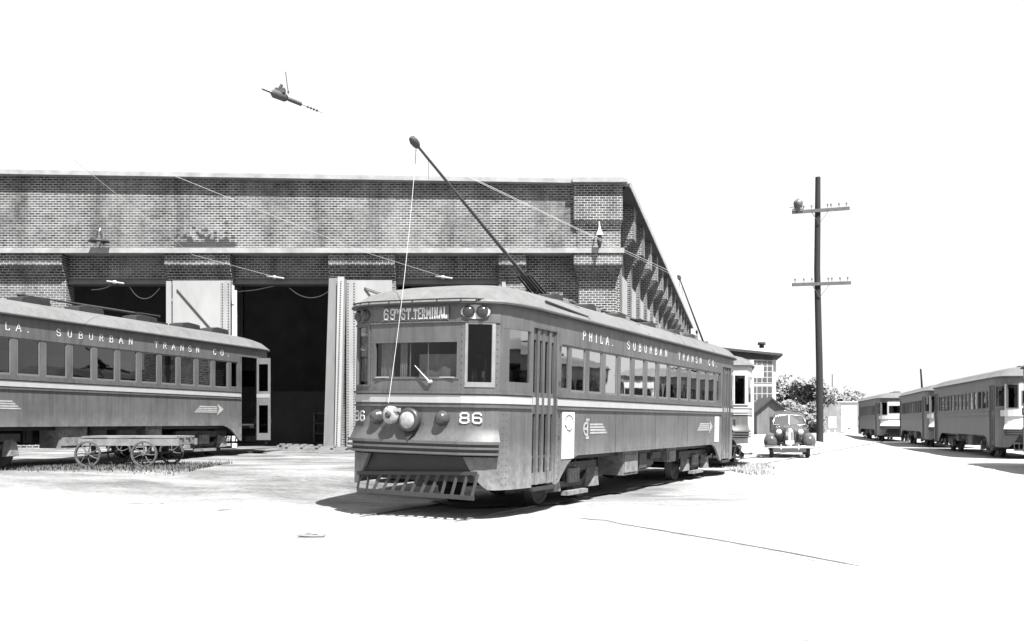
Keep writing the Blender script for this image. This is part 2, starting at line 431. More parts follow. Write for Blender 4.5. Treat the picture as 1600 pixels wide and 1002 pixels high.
def cut(pl, x0, x1):
    """piece of the front polyline between two x values (front half only, |x|<1.3)"""
    def yat(x):
        for a, b in zip(pl, pl[1:]):
            lo, hi = sorted((a.x, b.x))
            if lo-1e-6 <= x <= hi+1e-6 and hi > lo: return a.y+(b.y-a.y)*(x-a.x)/(b.x-a.x)
    inc = pl[0].x < pl[-1].x
    if inc: xs2 = [x0]+[p.x for p in pl if x0 < p.x < x1]+[x1]
    else: xs2 = [x1]+[p.x for p in pl if x0 < p.x < x1]+[x0]
    return [Vector((x, yat(x))) for x in xs2]

SK = [(2.02,.42),(2.1,.46),(2.25,.58),(2.42,.7),(2.62,.79),(2.85,.84)]
WIN0, PITCH, WW = 2.55, .765, .61
WZ0, WZ1 = 1.86, 2.60
def tram(loc, yaw, label, roll=0, paint=PAINT, roofm=PAINTR, endpaint=None, detail=2, open_rear=False, pole=None, rearpole=True,
         number=None, poley=4.1, dashpaint=None, text=True, dest=None, group=None, retr=False, glassm=GLASS, stripe=CREAM, blinds=False, arrows=True, corner_only=False):
    root = empty('tram', loc, -yaw); root.rotation_euler = (0, roll, -yaw)
    tag(root, label, 'tram', group)
    ep = endpaint or paint
    # ---- body
    b = MB(); pb = MB() if endpaint else b
    for sx in (-1, 1):
        X0, X1 = (HW-.05, HW) if sx > 0 else (-HW, -HW+.05)
        # lower side with skirt arches
        poly = [(y, z) for y, z in SK]+[(L-y, z) for y, z in SK[::-1]]+[(L-2.02, WZ0), (2.02, WZ0)]
        b.prism([(X0, y, z) for y, z in poly], (X1-X0, 0, 0))
        # letterboard
        b.box(X0, X1, 1.05, L-1.05, WZ1+.17, 3.06); b.box(X0, X1, 1.98, L-1.98, WZ1, WZ1+.17)
        # posts between windows
        n = 12; wy = [(WIN0+PITCH*k, WIN0+PITCH*k+WW) for k in range(n)]
        prev = 2.47
        for (a, c) in wy+[(L-2.47, None)]:
            b.box(X0+.005, X1-.012, prev, a, WZ0, WZ1)
            if c: prev = c
        for (a, c) in ((2.02, 2.12), (L-2.12, L-2.02)): b.box(X0, X1, a, c, WZ0, WZ1)
        # door posts
        for (a, c) in ((1.05, 1.09), (1.94, 2.02), (L-2.02, L-1.94), (L-1.09, L-1.05)): b.box(X0, X1, a, c, .42, 2.77)
    for rear in (False, True):
        pl = endline(rear)
        band(b, pl, 2.77, 3.06, 0, .05)
        # corner strips below the belt down to the skirt on each side of the end
        for s in (-1, 1):
            ls = cut(pl[2:-2], min(s*.76, s*1.22), max(s*.76, s*1.22))   # corner part on the front
            xx = [s*(.80+.42*k/8) for k in range(9)]
            ls = [cut(pl[2:-2], x-.0005, x+.0005)[0] for x in (xx if (s > 0) != rear else xx[::-1])]
            zb = [.42+.45*(max(0, (1.14-abs(p.x))/.34))**1.6 for p in ls]
            band(b, ls, .42, .88, 0, .05, zb)
        sd_ = (pl[:4], pl[-4:])
        for q in sd_:
            band(b, q, .42, 1.86, 0, .05)
            band(b, [q[0], q[0]+(q[1]-q[0])*.3], 1.86, 2.77, 0, .05)
            band(b, [q[-1], q[-1]+(q[-2]-q[-1])*.2][::-1], 1.86, 2.77, 0, .05)
            e = q[1:3]
        # posts around the front windows
        for (a, c) in ((-1.22,-1.17),(-.80,-.72),(.72,.80),(1.17,1.22)): band(pb, cut(pl[2:-2], a, c), 1.86, 2.77, 0, .06)
        band(pb, cut(pl[2:-2], -.72, .72), 1.86, 1.97, .0, .05)
        band(pb, cut(pl[2:-2], -.72, .72), 2.52, 2.77, .0, .05)
    b.build('body', paint, root)
    if endpaint: pb.build('end_posts', ep, root)
    # dash (lower end panels)
    for rear in (False, True):
        pl = endline(rear); fr = pl[3:-3]; d = MB()
        prof = [(1.86, 0), (1.30, 0), (1.24, .012), (1.16, .05), (1.08, .085)]
        o = [[(p.x, p.y, z) for p in offp(fr, off)] for z, off in prof]
        d.rings(o, True, False)
        d.rings([[(p.x, p.y, z) for p in offp(fr, off-.04)] for z, off in prof], True, False)
        # rivets
        if detail > 1 and not rear:
            for z in (1.345, 1.12):
                for k in range(13):
                    q = cut(pl[2:-2], -1.15+k*.19, -1.13+k*.19)[0]
                    d.lathe((q.x, q.y-(.002 if z > 1.3 else .068), z), (0,-1,0), [(0,.008),(.008,.004)], 6)
        d.build('dash_panel', dashpaint or ep, root)
        a = MB()
        for z0, z1, of in ((1.06, 1.10, .11), (.99, 1.02, .12), (.915, .945, .12)): band(a, fr, z0, z1, of, .12)
        band(a, fr, .90, 1.08, .04, .05)
        a.build('bumper', mat('bumper_paint', .10, .45, .2, 5), root)
        # apron and pilot
        f = 1 if not rear else -1; y0 = 0 if not rear else L
        ap = MB(); ap.box(-.98, .98, *sorted((y0+f*.14, y0+f*.18)), .52, .88); ap.build('apron', DARK, root)
        p = MB(); n = 13
        p.bar((-1.0, y0+f*.08, .58), (1.0, y0+f*.08, .66), .05); p.bar((-.97, y0+f*.03, .33), (1.02, y0-f*.02, .32), .03, .06)
        for k in range(n):
            x = -.96+1.95*k/(n-1); lean = .0 if k < 2 else .09 if k < 9 else .05; p.bar((x+lean*.6, y0+f*.08, .58+.08*k/n), (x-lean*.5, y0+f*.02, .34), .014, .045)
        p.build('pilot', mat('pilot_paint', .032, .6, .3, 6), root)
        if detail > 1:
            cp = MB(); cp.lathe((.0, y0+f*.6, .5), (0,-f,0), [(0,.07),(.3,.07),(.32,.09),(.42,.08)], 12); cp.build('coupler', DARK, root)
    # belt stripe and mouldings
    st = MB(); P = perim(); P2 = P+[P[0]]
    runs = [endline(), [Vector((HW, 1.98)), Vector((HW, L-1.98))], endline(True), [Vector((-HW, L-1.98)), Vector((-HW, 1.98))]]
    for q in runs: band(st, q, 1.635, 1.745, .012, .012)
    st.build('belt_stripe', stripe, root)
    mo = MB()
    for q in runs: band(mo, q, 1.765, 1.80, .03, .03); band(mo, q, 1.575, 1.60, .028, .028)
    if detail > 1:
        band(mo, endline()[3:-3], 2.765, 2.785, .02, .02)
    mo.build('belt_moulding', paint, root)
    # ---- roof
    r = MB(); base = perim(.07); rg = []
    nr = 12
    rg.append([(p.x*.97, L/2+(p.y-L/2)*.995, 3.03) for p in base])
    rg.append([(p.x, p.y, 3.03) for p in base]); rg.append([(p.x, p.y, 3.075) for p in base])
    for i in range(nr+1):
        u = i/nr; u2 = 1-(1-u)**1.35
        zz = 3.075+.40*(1-(1-u2)**2.5)**.62
        ring = []
        for p in base:
            fx = 1-u2*.98; dy = p.y-L/2; ey = max(0, (abs(dy)-(L/2-1.1)))/1.17
            ins = u2*2.3
            yy = math.copysign(min(abs(dy), L/2+.07)-ins*min(1, (abs(dy)/(L/2))**3), dy) if dy else 0
            ring.append((p.x*fx, L/2+yy, zz))
        rg.append(ring)
    r.rings(rg, True, True, (False, True))
    if detail > 1:       # seams across the roof
        for y in (3.1, 6.2, 8.6, L-3.1):
            pts = []
            for k in range(15):
                x = -1+2*k/14; u2 = 1-abs(x); pts.append((x*1.44, y, 3.085+.40*(1-(1-u2)**2.5)**.62))
            r.tube(pts, .012, 5)
    r.build('roof', roofm, root)
    gt = MB(); band(gt, [p for p in perim()]+[perim()[0]], 3.025, 3.05, .085, .03); gt.build('drip_rail', mat('drip_rail_paint', .05, .6, .2, 5), root)
    if detail > 1:
        gr = MB()
        for s in (-1, 1):
            gr.tube([(s*1.36, 1.5, 3.20), (s*1.395, 2.3, 3.155), (s*1.40, 3.1, 3.12)], .018, 6)
        pl = offp(cut(endline()[2:-2], -1.1, .95), .1); gr.tube([(p.x, p.y, 3.085) for p in pl], .012, 6)
        for p in pl[::1]: gr.tube([(p.x, p.y, 3.085), (p.x*.98, p.y+.05, 3.075)], .01, 5)
        gr.build('grab_rail', DARK, root)
    # ---- windows along the sides
    for sx in (-1, 1):
        xg = sx*(HW-.035)
        for k in range(12):
            a = WIN0+PITCH*k; c = a+WW
            fr = MB(); xa, xb = sorted((sx*(HW-.05), sx*(HW-.02)))
            fr.box(xa, xb, a, a+.025, WZ0, WZ1); fr.box(xa, xb, c-.025, c, WZ0, WZ1)
            fr.box(xa, xb, a+.025, c-.025, WZ0, WZ0+.04); fr.box(xa, xb, a+.025, c-.025, WZ1-.03, WZ1)
            wf = fr.build('window', FRAME, root)
            gm = MB(); gm.add([(xg, a+.02, WZ0+.03), (xg, c-.02, WZ0+.03), (xg, c-.02, WZ1-.02), (xg, a+.02, WZ1-.02)], [(0,1,2,3)]); gm.build('pane', glassm, wf)
            if blinds and sx > 0 and k in (6, 8, 9, 11):
                bl = MB(); bl.box(sx*(HW-.09)-.003, sx*(HW-.09)+.003, a+.04, c-.1, WZ0+.0, WZ1-.25); bl.build('blind', CURTAIN, wf)
        for (a, c) in ((2.12, 2.47), (L-2.47, L-2.12)):
            fr = MB(); xa, xb = sorted((sx*(HW-.05), sx*(HW-.015)))
            fr.box(xa, xb, a, a+.03, WZ0, WZ1); fr.box(xa, xb, c-.03, c, WZ0, WZ1); fr.box(xa, xb, a+.03, c-.03, WZ0, WZ0+.06); fr.box(xa, xb, a+.03, c-.03, WZ1-.03, WZ1)
            wf = fr.build('small_window', paint, root)
            gm = MB(); gm.add([(xg, a+.02, WZ0+.03), (xg, c-.02, WZ0+.03), (xg, c-.02, WZ1-.02), (xg, a+.02, WZ1-.02)], [(0,1,2,3)]); gm.build('pane', glassm, wf)
    # ---- end windows
    for rear in (False, True):
        pl = endline(rear)[2:-2]
        for i, (a, c, z0, z1) in enumerate(((-1.17,-.80,1.86,2.77), (-.72,.72,1.97,2.52), (.80,1.17,1.86,2.77))):
            seg = cut(pl, a, c); fr = MB(); pale = (not rear and i == 2 and detail > 1) 
            fwd = .045 if pale else .03
            band(fr, seg, z0, z0+(.07 if pale else .03), .01, .05); band(fr, seg, z1-.03, z1, .01, .05)
            band(fr, cut(pl, a, a+.035), z0+.03, z1-.03, .01, .05); band(fr, cut(pl, c-.035, c), z0+.03, z1-.03, .01, .05)
            wf = fr.build('windshield' if i == 1 else 'end_window', FRAME_L if pale else paint, root)
            gm = MB(); gl = offp(seg, -.025); gm.rings([[(p.x, p.y, z0+.03), (p.x, p.y, z1-.03)] for p in gl], False, False); gm.build('pane', GLASS_F if glassm is GLASS else glassm, wf)
        # corner windows on the tapered sides
        full = endline(rear)
        for q in (full[:4], full[-4:]):
            m_ = [q[0], q[1], q[2], q[3]]
            s0 = m_[0]+(m_[1]-m_[0])*.3; s1 = m_[-1]+(m_[-2]-m_[-1])*.2
            seg = [s0]+m_[1:3]+[s1]
            fr = MB(); band(fr, seg, 1.86, 1.95, .0, .04); band(fr, seg, 2.70, 2.77, 0, .04)
            wf = fr.build('corner_window', paint, root)
            gm = MB(); gl = offp(seg, -.025); gm.rings([[(p.x, p.y, 1.94), (p.x, p.y, 2.71)] for p in gl], False, False); gm.build('pane', glassm, wf)
    if group:
        for rear in (False, True):
            q = MB(); band(q, endline(rear)[2:-2], 1.572, 1.803, .034, .01); q.build('end_stripe', WHITE, root)
    # ---- doors
    for sx in (-1, 1):
        for rear in (False, True):
            ya, yb = (1.09, 1.94) if not rear else (L-1.94, L-1.09)
            opened = open_rear and rear and sx > 0
            if opened:
                dr = MB(); x0 = HW
                # leaf folded out square to the side
                for (xa, xb, z0, z1) in ((0,.06,.42,2.77),(.36,.42,.42,2.77),(.06,.36,.42,.62),(.06,.36,1.42,1.82),(.06,.36,2.6,2.77)):
                    dr.box(x0+xa, x0+xb, yb-.05, yb-.01, z0, z1)
                do = dr.build('door', CREAM if False else mat('open_door_paint', .2, .5, .15, 4), root)
                sp = MB(); sp.box(x0, x0+.42, yb-.056, yb-.05, 1.635, 1.745); sp.build('door_stripe', stripe, do)
                gm = MB(); gm.box(x0+.05, x0+.37, yb-.035, yb-.03, 1.8, 2.62); gm.build('pane', GLASS_D, do)
                gm = MB(); gm.box(x0+.05, x0+.37, yb-.035, yb-.03, .6, 1.44); gm.build('pane', GLASS_D, do)
                continue
            n = 4; wd = (yb-ya)/n
            for k in range(n):
                a, c = ya+wd*k+.004, ya+wd*(k+1)-.004
                zig = .03 if k % 2 else 0
                o0, o1 = HW-.075, HW-.04
                dr = MB()
                def bx(y0, y1, z0, z1, t=0):
                    xa, xb = sorted((sx*(o0), sx*(o1+t))); dr.box(xa, xb, y0, y1, z0, z1)
                bx(a, a+.035, .45, 2.77, .012+.012*(k % 2)); bx(c-.035, c, .45, 2.77, .012+.012*((k+1) % 2)); bx(a+.035, c-.035, .45, .62); bx(a+.035, c-.035, 1.5, 1.82); bx(a+.035, c-.035, 2.6, 2.77)
                do = dr.build('door_leaf', paint, root)
                for z0, z1 in ((.62, 1.5), (1.82, 2.6)):
                    gm = MB(); x = sx*(o0+.012); gm.add([(x, a+.03, z0), (x, c-.03, z0), (x, c-.03, z1), (x, a+.03, z1)], [(0,1,2,3)]); gm.build('pane', GLASS_D, do)
            sp = MB(); xa, xb = sorted((sx*(HW-.039), sx*(HW-.032))); sp.box(xa, xb, ya, yb, 1.635, 1.745); 
            if not opened: sp.build('door_stripe', stripe, root)
            stp = MB(); xa, xb = sorted((sx*(HW-.35), sx*(HW+.02))); stp.box(xa, xb, ya+.02, yb-.02, .36, .41); stp.build('step', DARK, root)
    # ---- interior
    it = MB(); it.box(-HW+.06, HW-.06, 1.2, L-1.2, .84, .88)
    it.box(-.95, .95, .3, 1.2, .84, .88); it.box(-.95, .95, L-1.2, L-.3, .84, .88)
    for y in (2.06, L-2.1):
        it.box(-HW+.06, -.45, y, y+.04, .88, 3.02); it.box(.45, HW-.06, y, y+.04, .88, 3.02); it.box(-.45, .45, y, y+.04, 2.75, 3.02)
    it.box(-HW+.1, HW-.1, .5, L-.5, 3.0, 3.025)
    it.build('interior', INTER, root)
    for k in range(11):
        y = 2.8+PITCH*k+.2
        for sx in (-1, 1):
            s = MB(); xa, xb = sorted((sx*.42, sx*1.28)); s.box(xa, xb, y, y+.42, 1.25, 1.34)
            s.box(xa, xb, y+.42, y+.52, 1.25, 1.98); s.box(xa+.1, xa+.16, y+.1, y+.4, .88, 1.25)
            o = s.build('seat', SEAT, root)
            if detail > 1 or blinds:
                hd = MB(); hd.lathe((sx*1.1, y+.47, 1.99), (0,0,1), [(0,.05),(.05,.05),(.08,.02)], 8); hd.build('grab_handle', SILVER, o)
    # ---- underside
    un = MB(); un.box(-1.15, 1.15, .5, L-.5, .76, .84); un.box(-.25, .25, .3, L-.3, .6, .76); un.build('underframe', DARK, root)
    bx_ = [(4.9, 5.15, .5, .84, .72, .75), (5.35, 6.2, .38, .84, .75, 1.25), (6.35, 6.9, .42, .84, .55, 1.2), (7.3, 8.0, .62, .84, .6, 1.15), (8.3, 8.9, .52, .84, .85, 1.2)]
    for i, (a, c, z0, z1, x0, x1) in enumerate(bx_):
        for sx in (1, -1):
            e = MB(); xa, xb = sorted((sx*x0, sx*x1)); e.box(xa, xb, a, c, z0, z1)
            e.box(*sorted((sx*x1, sx*(x1+.02))), a+.05, c-.05, z0+.05, z1-.08); e.build('equipment_box', DUST if i in (1, 4) else IRON, root)
    if detail > 1:
        tk = MB(); tk.lathe((.8, 6.9, .58), (0,1,0), [(0,.02),(.06,.2),(1.1,.2),(1.16,.02)], 14); tk.build('air_tank', IRON, root)
    for yc in (3.35, L-3.35):
        tr = MB()
        for sx in (-1, 1):
            x = sx*1.0
            tr.bar((x, yc-1.15, .62), (x, yc+1.15, .62), .09, .16)
            tr.bar((x, yc-.5, .34), (x, yc+.5, .34), .08, .10)
            for s2 in (-1, 1):
                tr.bar((x, yc+s2*.5, .34), (x, yc+s2*.95, .6), .07, .08); tr.bar((x, yc+s2*.22, .34), (x, yc+s2*.22, .62), .06, .08)
        tr.bar((-1.0, yc, .55), (1.0, yc, .55), .2, .24)
        truck = tr.build('truck', IRON, root)
        for s2 in (-1, 1):
            for sx in (-1, 1):
                wl = MB(); wl.lathe((sx*.74, yc+s2*.85, .36), (sx,0,0), [(-.02,.385),(.015,.385),(.02,.35),(.12,.345),(.125,.29),(.09,.27),(.09,.12),(.15,.1),(.17,.05)], 24)
                wl.build('wheel', DARK, truck)
                jb = MB(); x0, x1 = sorted((sx*1.03, sx*1.17)); yy = yc+s2*.85
                jb.hexa([(x0, yy-.17, .24), (x1, yy-.14, .26), (x1, yy+.14, .26), (x0, yy+.17, .24), (x0, yy-.11, .60), (x1, yy-.07, .52), (x1, yy+.07, .52), (x0, yy+.11, .60)])
                jb.build('journal_box', DUST, truck)
            ax = MB(); ax.tube([(-.8, yc+s2*.85, .36), (.8, yc+s2*.85, .36)], .07, 10); ax.build('axle', DARK, truck)
        for sx in (-1, 1):
            sp = MB()
            for k in range(4): sp.lathe((sx*1.08, yc-.18+.12*k, .36), (0,0,1), [(0,.05),(.24,.05)], 8)
            sp.bar((sx*1.12, yc-.45, .2), (sx*1.12, yc+.45, .2), .12, .07); sp.build('spring', DUST, truck)
    # ---- roof gear
    for k, y in enumerate((3.9, 5.5, 7.2, 9.2, 11.1, 12.5)):
        if y > L-1.4: continue
        x = .32
        v = MB(); zc = 3.43
        prof = [(-.45,.0),(-.4,.14),(-.15,.19),(.3,.17),(.42,.15),(.45,0)]
        poly = [(x-.2, y+a*.95, zc+h) for a, h in prof]
        v.prism(poly, (.42, 0, 0)); v.box(x-.16, x+.17, y-.3, y+.32, zc-.12, zc)
        vv = v.build('ventilator', DARK, root)
        lv = MB()
        for j in range(5): lv.bar((x+.225, y+.18+.05*j, zc+.03), (x+.225, y+.13+.05*j, zc+.14), .012, .014)
        for j in range(4): lv.box(x-.17, x+.18, y+.415+.002*j, y+.44, zc+.03+.03*j, zc+.04+.03*j)
        lv.build('louvre', SILVER if detail > 1 else IRON, vv)
    wk = MB(); wk.box(-.32, .08, 3.1, L-3.1, 3.475, 3.50); wk.build('roof_walkway', DARK, root)
    def poleset(y, tip, up=True):
        bs = MB(); bs.box(-.2, .2, y-.45, y+.45, 3.5, 3.56); bs.lathe((0, y, 3.56), (0,0,1), [(0,.16),(.08,.16),(.1,.07),(.16,.07)], 12)
        s = -1 if tip[1] < y else 1
        d = (Vector(tip)-Vector((0, y, 3.72))).normalized()
        o = Vector((0, y, 3.72)); u = Vector((1,0,0))
        for sx in (-.14, -.07, .07, .14): bs.tube([o+u*sx-d*.12, o+u*sx*.9+d*.62], .022, 6)
        bs.bar(o-d*.14-u*.17, o-d*.14+u*.17, .06); bs.bar(o+d*.62-u*.14, o+d*.62+u*.14, .05)
        base = bs.build('pole_base', DARK, root)
        pm = MB(); pm.tube([o-d*.1, o+d*(Vector(tip)-o).length*.4, Vector(tip)], [.036, .03, .018], 8)
        pp = pm.build('trolley_pole', mat('pole_steel', .05, .4, .2, 5), root)
        h = MB(); h.lathe(Vector(tip)-d*.06, d, [(0,.03),(.05,.055),(.13,.06),(.2,.04),(.22,.01)], 10); h.lathe(Vector(tip)+d*.1-Vector((.02,0,0)), (1,0,0), [(0,.055),(.015,.03),(.025,.03),(.04,.055)], 10)
        h.tube([Vector(tip), Vector(tip)+Vector((0,.02*s,-.28))], .006, 4)
        h.tube([Vector(tip)-d*.35, Vector(tip)-d*.35+Vector((.02,.0,-.36))], .004, 4)
        h.build('trolley_harp', IRON, pp)
        return pp
    if pole: poleset(poley, pole)
    if rearpole: 
        poleset(L-4.1, (0, L-4.1-4.4, 3.70)) if rearpole == 'down' else None
    # ---- end fittings
    if number or detail > 1:
        fl = endline()
        def on(x, off=0.0):
            s = cut(fl[2:-2], x-.01, x+.01); d = (s[-1]-s[0]).normalized(); n = Vector((d.y, -d.x)); p = s[0]+(s[-1]-s[0])*.5
            return p+n*off, n, d
        # headlight
        p, n, d = on(-.02); N3 = (n.x, n.y, 0)
        hl = MB(); hl.lathe((p.x, p.y, 1.385), N3, [(0,.16),(.10,.175),(.125,.155),(.13,.12)], 24); h_ = hl.build('headlight', mat('lamp_housing', .045, .4, .2, 6), root)
        le = MB(); le.lathe((p.x+n.x*.128, p.y+n.y*.128, 1.38), N3, [(0,.12),(.02,.118),(.04,.07),(.045,.01)], 24); le.build('lens', mat('headlight_glass', .36, .12, .35, 14), h_)
        br = MB(); br.prism([(p.x-.12, p.y-.02, 1.26), (p.x+.12, p.y-.02, 1.26), (p.x+.0, p.y-.1, 1.08)], (0, -.03, 0)); br.build('bracket', DARK, h_)
        for x in (-.62, .48):
            p, n, d = on(x); N3 = (n.x, n.y, 0)
            q = MB(); q.lathe((p.x, p.y, 1.42), N3, [(0,.11),(.03,.11),(.04,.095),(.09,.085),(.12,.05),(.13,.0)], 20); q.build('tail_lamp', mat('tail_lamp_glass', .06, .25, .2, 8), root)
        if retr:
            p, n, d = on(-.30); N3 = Vector((n.x, n.y, 0))
            q = MB(); c = Vector((p.x, p.y, 1.45)); q.lathe(c, N3, [(0,.09),(.06,.11),(.08,.125),(.15,.13),(.17,.10),(.18,.05)], 20)
            q.box(p.x+.08, p.x+.15, p.y-.18, p.y-.1, 1.5, 1.55)
            rr = q.build('rope_retriever', mat('retriever_paint', .36, .6, .4, 14), root)
            q = MB(); q.lathe(c+N3*.2, N3, [(0,.05),(.01,.05),(.015,.03),(.03,.03)], 12); q.build('reel_hub', IRON, rr)
        # marker lights in oval plates
        for x in (-1.0, .93):
            p, n, d = on(x); c = Vector((p.x, p.y, 2.91)); D3 = Vector((d.x, d.y, 0)); N3 = Vector((n.x, n.y, 0))
            ov = [c+D3*(.21*math.cos(t))+Vector((0,0,.1*math.sin(t))) for t in [2*math.pi*k/20 for k in range(20)]]
            q = MB(); q.prism(ov, N3*.015); pl_ = q.build('marker_light_plate', SILVER if x > 0 else PAINT, root)
            for s in (-1, 1):
                q = MB(); q.lathe(c+D3*.095*s+N3*.012, N3, [(0,.085),(.02,.085),(.05,.06),(.06,.02)], 14); q.build('marker_light', LENS, pl_)
        # number
        for x0, x1 in ((-1.17, -.86), (.70, 1.10)):
            m = MB(); org, n, d = on((x0+x1)/2)
            o = org-Vector((d.x, d.y))*.17
            letters(m, '86' if not number else number, (o.x, o.y, 1.36), (d.x, d.y, 0), (0,0,1), (n.x, n.y, 0), .135, st=.17, serif=0, gap=.18, xs_=1.2, proud=.012)
            m.build('number', LETTER, root)
        # destination box
        if dest:
            p, n, d = on(0); q = MB(); q.box(-.56, .56, -.012, .0, 2.80, 3.0); q.build('destination_sign', mat('sign_blind', .10, .5, .1, 8), root)
            m = MB()
            letters(m, '69', (-.52, -.013, 2.83), (1,0,0), (0,0,1), (0,-1,0), .14, st=.15, serif=0, gap=.2, xs_=.62, proud=.006)
            letters(m, 'TH', (-.335, -.013, 2.91), (1,0,0), (0,0,1), (0,-1,0), .06, st=.17, serif=0, gap=.1, xs_=.8, proud=.006)
            letters(m, 'ST.', (-.22, -.013, 2.83), (1,0,0), (0,0,1), (0,-1,0), .14, st=.15, serif=0, gap=.15, xs_=.62, proud=.006)
            letters(m, 'TERMINAL', (-.01, -.013, 2.83), (1,0,0), (0,0,1), (0,-1,0), .14, total=.54, st=.15, serif=0, xs_=.50, proud=.006)
            m.build('destination_lettering', LETTER, root)
        # wiper, blinds behind the windshield, controller stand
        q = MB(); q.tube([(.28, -.04, 1.93), (.04, -.05, 2.16)], [.014, .005], 6); q.lathe((.28, -.0, 1.93), (0,-1,0), [(0,.03),(.05,.02)], 8); q.build('wiper', SILVER, root)
        q = MB(); q.box(-.66, .66, -.004, .004, 1.99, 2.0); 
        for x in (-.10, .2): q.box(x, x+.012, .04, .05, 1.97, 2.52)
        q.build('window_bar', SILVER, root)
        for (x0, x1, z0, z1, y) in ((-.64, -.42, 1.98, 2.5, .12), (-.30, -.18, 1.98, 2.5, .10), (.0, .7, 1.98, 2.33, .14)):
            q = MB(); n_ = 10; rg = []
            for k in range(n_+1):
                x = x0+(x1-x0)*k/n_; rg.append([(x, y+.012*math.sin(k*1.9), z0), (x, y+.012*math.sin(k*1.9), z1)])
            q.rings(rg, True, False); q.build('curtain', CURTAIN if x1 < 0 else mat('grey_curtain', .42, .9, .2, 6), root)
    if text:
        for sx in ((1, -1) if detail > 1 else (1,)):
            m = MB(); n = Vector((sx, 0, 0)); u = Vector((0, sx, 0)); o = lambda y: (sx*HW, y if sx > 0 else L-y, 2.735)
            letters(m, 'PHILA.', o(2.96), u, (0,0,1), n, .14, total=1.42, st=.11, serif=.10, xs_=1.25)
            letters(m, 'SUBURBAN', o(5.13), u, (0,0,1), n, .14, total=2.45, st=.11, serif=.10, xs_=1.25)
            letters(m, 'TRANSN', o(8.38), u, (0,0,1), n, .14, total=1.85, st=.11, serif=.10, xs_=1.25)
            letters(m, 'CO.', o(10.86), u, (0,0,1), n, .14, total=.75, st=.11, serif=.10, xs_=1.25)
            m.build('side_lettering', LETTER, root)
    if arrows:
        sx = 1; x = HW+.002
        def strip(m, y0, y1, z0, z1, sh=0): m.prism([(x, y0, z0), (x, y1, z0), (x, y1-sh, z1), (x, y0, z1)], (.004, 0, 0))
        m = MB(); yc, zc = 3.2, 1.27
        for t in range(16):     # emblem ring, open to the right
            a0 = R(50+t*260/16); a1 = R(50+(t+1)*260/16)
            m.prism([(x, yc+.14*math.cos(a0), zc+.12*math.sin(a0)), (x, yc+.14*math.cos(a1), zc+.12*math.sin(a1)), (x, yc+.10*math.cos(a1), zc+.08*math.sin(a1)), (x, yc+.10*math.cos(a0), zc+.08*math.sin(a0))], (.004, 0, 0))
        strip(m, yc-.02, yc+.12, zc+.13, zc+.17); strip(m, yc-.02, yc+.12, zc-.17, zc-.13); strip(m, yc+.03, yc+.07, zc-.15, zc+.15)
        strip(m, yc-.1, yc+.05, zc-.02, zc+.02)
        for k in range(4): z = zc-.085+.047*k; strip(m, yc+.16, yc+.98-.07*k, z, z+.032, .05)
        m.build('arrow_emblem', FADED, root)
        m = MB(); y0 = 10.0 
        for k in range(4): z = zc-.085+.047*k; m.prism([(x, y0+.07*k, z), (x, y0+1.05, z), (x, y0+1.05, z+.032), (x, y0+.05+.07*k, z+.032)], (.004, 0, 0))
        m.prism([(x, y0+1.05, zc-.15), (x, y0+1.35, zc+.01), (x, y0+1.05, zc+.16), (x, y0+1.13, zc+.01)], (.004, 0, 0))
        m.build('arrow_emblem', FADED, root)
    if detail > 1:
        # posters by the doors
        m = MB(); m.box(HW+.003, HW+.012, 2.17, 2.66, .80, 1.54); ps = m.build('poster', WHITE, root)
        m = MB(); xx = HW+.014
        el = [(xx, 2.43+.17*math.cos(2*math.pi*k/20), 1.37+.12*math.sin(2*math.pi*k/20)) for k in range(13)]; m.tube(el, .007, 4)
        m.tube([(xx, 2.30, 1.33), (xx, 2.36, 1.26), (xx, 2.47, 1.24), (xx, 2.55, 1.28)], .008, 4); m.tube([(xx, 2.5, 1.26), (xx, 2.44, 1.18)], .006, 4)
        m.build('poster_drawing', DARK, ps)
        m = MB(); m.box(HW+.003, HW+.010, 11.55, 11.95, .90, 1.52); 
        m.build('poster', WHITE, root)
        # rivets on the side
        m = MB()
        rows = [(2.86, 2.9, L-2.9, .14), (3.0, 1.2, L-1.2, .14)]
        for yv in (2.05, 2.75, 1.99):
            for k in range(16): m.lathe((HW, yv, .5+k*.085), (1,0,0), [(0,.009),(.008,.004)], 6)
        for z in (2.80, 2.98):
            for k in range(14): m.lathe((HW, 1.12+k*.065, z), (1,0,0), [(0,.008),(.008,.004)], 6)
        for k in range(68): m.lathe((HW, 2.95+k*.125, .89), (1,0,0), [(0,.007),(.006,.004)], 6)
        for yv in (4.6, 6.9, 9.2):
            m.box(HW-.001, HW+.004, yv, yv+.012, .84, 1.57)
        for (a, x_) in ((1.0, .9), (1.0, 1.0)):
            pass
        s = endline()[-5:]
        for i, z in enumerate([.5+.09*k for k in range(12)]):
            for f_ in (.12, .24):
                p = s[1]+(s[2]-s[1])*f_*3; d = (s[2]-s[1]).normalized(); n = Vector((d.y, -d.x)); m.lathe((p.x, p.y, z), (n.x, n.y, 0), [(0,.010),(.010,.004)], 6)
        fe_ = endline()
        for z in (2.80, 2.99):
            for k in range(34):
                x = -1.16+k*.07
                if -.62 < x < .62 or abs(x-.93) < .24 or abs(x+1.0) < .24: continue
                p = cut(fe_[2:-2], x-.002, x+.002)[0]; m.lathe((p.x, p.y, z), (x*.3, -1, 0), [(0,.009),(.009,.004)], 6)
        for x in (-.76, .76, 1.195):
            for k in range(9): p = cut(fe_[2:-2], x-.002, x+.002)[0]; m.lathe((p.x, p.y-.0, 1.9+.1*k), (x*.3, -1, 0), [(0,.009),(.009,.004)], 6)
        m.build('rivets', mat('rivet_paint', .05, .5, .2, 5), root)
        # dark band line and door hinges
        hg = MB()
